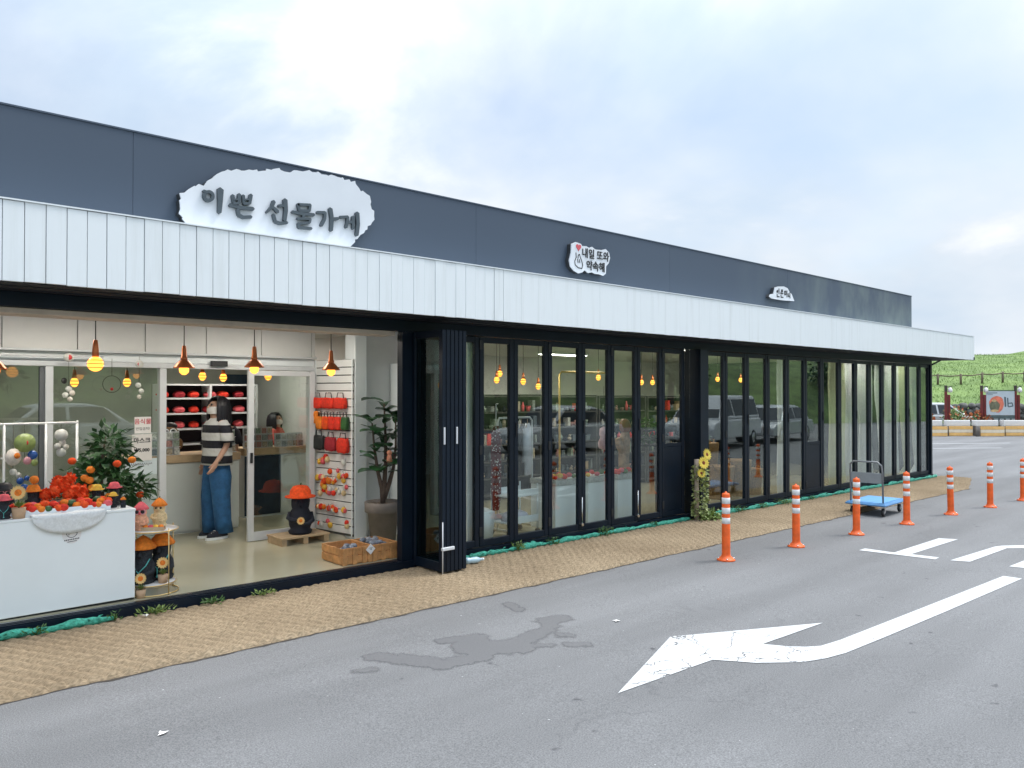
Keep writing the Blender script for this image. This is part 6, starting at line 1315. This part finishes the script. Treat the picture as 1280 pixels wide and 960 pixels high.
for pts, w in (([(.86, 1.74), (.88, 1.32)], .08), ([(.98, 1.70), (1.0, 1.32)], .06), ([(1.0, 1.46), (1.18, 1.48), (1.22, 1.34), (1.02, 1.30)], .05), ([(.06, 1.93), (.50, 1.94)], .035), ([(.06, 1.86), (.3, 1.86)], .02)): strip(mb, pts, w, w, -.005, -.001)
mb.build('print', PG, o)
mb = MB()
for k in range(5): mb.box(.08 + k * .27, .26 + k * .27, -.008, -.0045, .66, .76)
mb.build('print_marks', pm('print_pale', (.4, .45, .45), .6, .2, 5), o)

# ------------------------------------------------------------ cars (one shows behind the corner, the others stand opposite the glass)
def make_car(name, L, Wd, H, paint, van=False):
    o = link(name, None); h2 = Wd / 2
    if van: low = [(-.5, .22), (-.5, .50), (-.485, .56), (.36, .56), (.47, .50), (.5, .40), (.5, .2)]; top = [(-.485, .56), (-.47, .95), (-.44, 1.0), (.20, 1.0), (.36, .56)]
    else: low = [(-.5, .22), (-.5, .45), (-.47, .58), (-.30, .60), (.22, .58), (.42, .52), (.495, .42), (.5, .2)]; top = [(-.42, .59), (-.28, .92), (-.16, 1.0), (.04, 1.0), (.12, .95), (.27, .58)]
    def shell(prof, w0, w1, zsplit):
        mb = MB(); n = len(prof); rows = [(-1, .0), (-1, 1), (1, 1), (1, 0)]; vs_ = []
        for q_ in (-1, 1):
            for (px, pz) in prof: t = min(1, max(0, (pz - zsplit[0]) / (zsplit[1] - zsplit[0]))); vs_.append((px * L, q_ * (w0 + (w1 - w0) * t), pz * H))
        mb.add(vs_, [tuple(range(n)), tuple(range(2 * n - 1, n - 1, -1))] + [(i, n + i, n + (i + 1) % n, (i + 1) % n) for i in range(n)]); return mb
    b_ = shell(low, h2, h2 * .97, (.2, .6)).build('body', paint, o); bv = b_.modifiers.new('bev', 'BEVEL'); bv.width = .06; bv.segments = 2
    c_ = shell(top, h2 * .95, h2 * .72, (.56, 1.0)).build('cabin', paint, o); bv = c_.modifiers.new('bev', 'BEVEL'); bv.width = .05; bv.segments = 2
    cg = pm('car_glass', (.02, .025, .03), .08, .1, 3)
    def winpoly(a, c, z0, z1, sl0, sl1):
        for q_ in (-1, 1):
            w0_ = h2 * (.95 - .23 * (z0 - .56) / .44) + .006; w1_ = h2 * (.95 - .23 * (z1 - .56) / .44) + .006
            MB().add([(a * L, q_ * w0_, z0 * H), (c * L, q_ * w0_, z0 * H), ((c - sl1) * L, q_ * w1_, z1 * H), ((a + sl0) * L, q_ * w1_, z1 * H)], [(0, 1, 2, 3)]).build('side_window', cg, o)
    if van: winpoly(-.46, -.2, .62, .93, .01, 0); winpoly(-.18, .06, .62, .93, 0, 0); winpoly(.08, .31, .62, .93, 0, .12)
    else: winpoly(-.36, -.06, .63, .93, .10, 0); winpoly(-.04, .22, .63, .93, 0, .13)
    fx0, fx1 = ((.345, .215) if van else (.258, .135)); 
    MB().add([(fx0 * L + .02, -h2 * .86, .60 * H), (fx0 * L + .02, h2 * .86, .60 * H), (fx1 * L + .03, h2 * .70, .93 * H), (fx1 * L + .03, -h2 * .70, .93 * H)], [(0, 1, 2, 3)]).build('windscreen', cg, o)
    rx0, rx1 = ((-.49, -.478) if van else (-.41, -.28)); MB().add([(rx0 * L - .02, -h2 * .84, .62 * H), (rx0 * L - .02, h2 * .84, .62 * H), (rx1 * L - .02, h2 * .70, .92 * H), (rx1 * L - .02, -h2 * .70, .92 * H)], [(3, 2, 1, 0)]).build('rear_window', cg, o)
    for wx in (-.31, .31):
        for q_ in (-1, 1):
            w_ = link('wheel', None, o, (wx * L, q_ * (h2 - .09), .31)); w_.rotation_euler = (math.pi / 2, 0, 0)
            MB().lathe([(.001, -.1), (.27, -.1), (.31, -.07), (.31, .07), (.27, .1), (.001, .1)], 22).build('tyre', BLACKP, w_); MB().lathe([(.001, -.115), (.19, -.112), (.2, -.1), (.2, .1), (.19, .112), (.001, .115)], 16).build('rim', CHROME, w_)
    for q_ in (-1, 1):
        MB().box(.455 * L, .492 * L, q_ * h2 * .62 - .16, q_ * h2 * .62 + .16, .40 * H, .47 * H, .02).build('headlight', PAPER, o); MB().box(-.506 * L, -.485 * L, q_ * h2 * .72 - .12, q_ * h2 * .72 + .12, .42 * H, .52 * H, .01).build('tail_light', RED, o); MB().ball((.22 * L, q_ * (h2 + .08), .60 * H), .09, 8, 6, .6, 1.1, .7).build('mirror', paint, o)
    return o
CWH = pm('car_white', (.74, .75, .76), .25, .03, 3); CSI = pm('car_silver', (.55, .57, .58), .28, .05, 3, metal=.3); CGR = pm('car_grey', (.12, .13, .14), .25, .1, 3, metal=.3)
c1 = make_car('parked_car', 4.5, 1.8, 1.45, CSI); tag(c1, 'silver car parked behind the flower barrier beside the building corner', 'car'); c1.location = (*SL(38.5, 20.9), gzb); c1.rotation_euler.z = ang + R(8)
c2 = make_car('parked_van', 4.8, 1.85, 1.85, CWH, True); tag(c2, 'white van parked across the lot, mirrored in the panes by the sunflower post', 'van'); c2.location = (24.0, -2.3, gz(24)); c2.rotation_euler.z = R(168)
c3 = make_car('parked_car', 4.6, 1.85, 1.5, CWH); tag(c3, 'white car parked across the lot, mirrored in the plinth panes', 'car'); c3.location = (18.4, -4.6, gz(18.4)); c3.rotation_euler.z = R(180)
c4 = copy_tree(c3); tag(c4, 'white car parked opposite the porch, mirrored in the partition glass', 'car'); c4.location = (5.2, -8.4, gz(5)); c4.rotation_euler.z = R(176)
c5 = copy_tree(c1); tag(c5, 'silver car parked across the lot beyond the white van, mirrored in the basket panes', 'car'); c5.location = (29.0, -2.8, gz(29)); c5.rotation_euler.z = R(172)
# planted bank opposite the shop, mirrored in the panes
bm_ = MB(); NA, NB = 50, 12
for j in range(NB):
    for i in range(NA):
        x = -30 + 130 * i / (NA - 1); t = j / (NB - 1); yy = -17 - (26 - 6 * min(1, max(0, x - 25) / 20)) * t + .35 * max(0, x - 25); bm_.v.append((x, yy, gz(x) - .03 + (5.2 + 2.2 * min(1, max(0, x - 25) / 20)) * (t ** .7) * (1 + .2 * noise.noise(Vector((x * .1, t * 3, 0))))))
bm_.f = [(j * NA + i, (j + 1) * NA + i, (j + 1) * NA + i + 1, j * NA + i + 1) for j in range(NB - 1) for i in range(NA - 1)]; bm_.sm = [True] * len(bm_.f)
bo2 = tag(bm_.build('grass_bank', pm('bank_green', (.07, .13, .035), .9, .5, .6, bump=1, bscale=4, hue2=(.16, .24, .07))), 'green bank on the far side of the lot facing the shop', kind='structure')
if bo2.data.polygons[0].normal.z < 0: bo2.data.flip_normals()
def tree(label, x, y, h, r, seed):
    o = T('leafy_tree', label, 'tree', (x, y, -.2), 0, 'trees on the bank facing the shop'); qq = random.Random(seed)
    MB().tube([(0, 0, 0), (.1, 0, h * .35), (0, .1, h * .6), (.1, 0, h * .9)], [.22, .18, .12, .04], 8).build('trunk', BARK, o)
    for k in range(4): a = k * 1.6; MB().tube([(.05, 0, h * (.35 + .08 * k)), (math.cos(a) * r * .5, math.sin(a) * r * .5, h * (.55 + .08 * k))], [.09, .03], 6).build('limb', BARK, o)
    mb = MB()
    for k in range(9): a = qq.uniform(0, 6.28); leaf_cloud(mb, (math.cos(a) * r * .5, math.sin(a) * r * .5, h * qq.uniform(.45, .9)), r * .55, r * .55, r * .42, 260, .34, .20, seed * 10 + k, .3)
    mb.build('crown', [LEAF, LEAFD][seed % 2], o)
for i, (x, y, h, r) in enumerate([(28, -17.5, 6.5, 2.6), (38, -14.5, 6, 2.4), (52, -10, 7, 2.8), (64, -6.5, 7.5, 3.0), (20, -19, 5.5, 2.2), (12, -20, 6, 2.4), (4, -20, 5.5, 2.3), (74, -2, 8, 3.2)]):
    tree(['broad tree on the bank opposite the garland post', 'rounded tree on the bank opposite the basket panes', 'tall tree on the bank opposite the curtained panes', 'dark tree on the bank beyond the curtained panes', 'small tree on the bank behind the white van', 'tree on the bank behind the white car', 'tree on the bank opposite the porch', 'tallest tree at the far end of the bank'][i], x, y, h, r, i + 1)
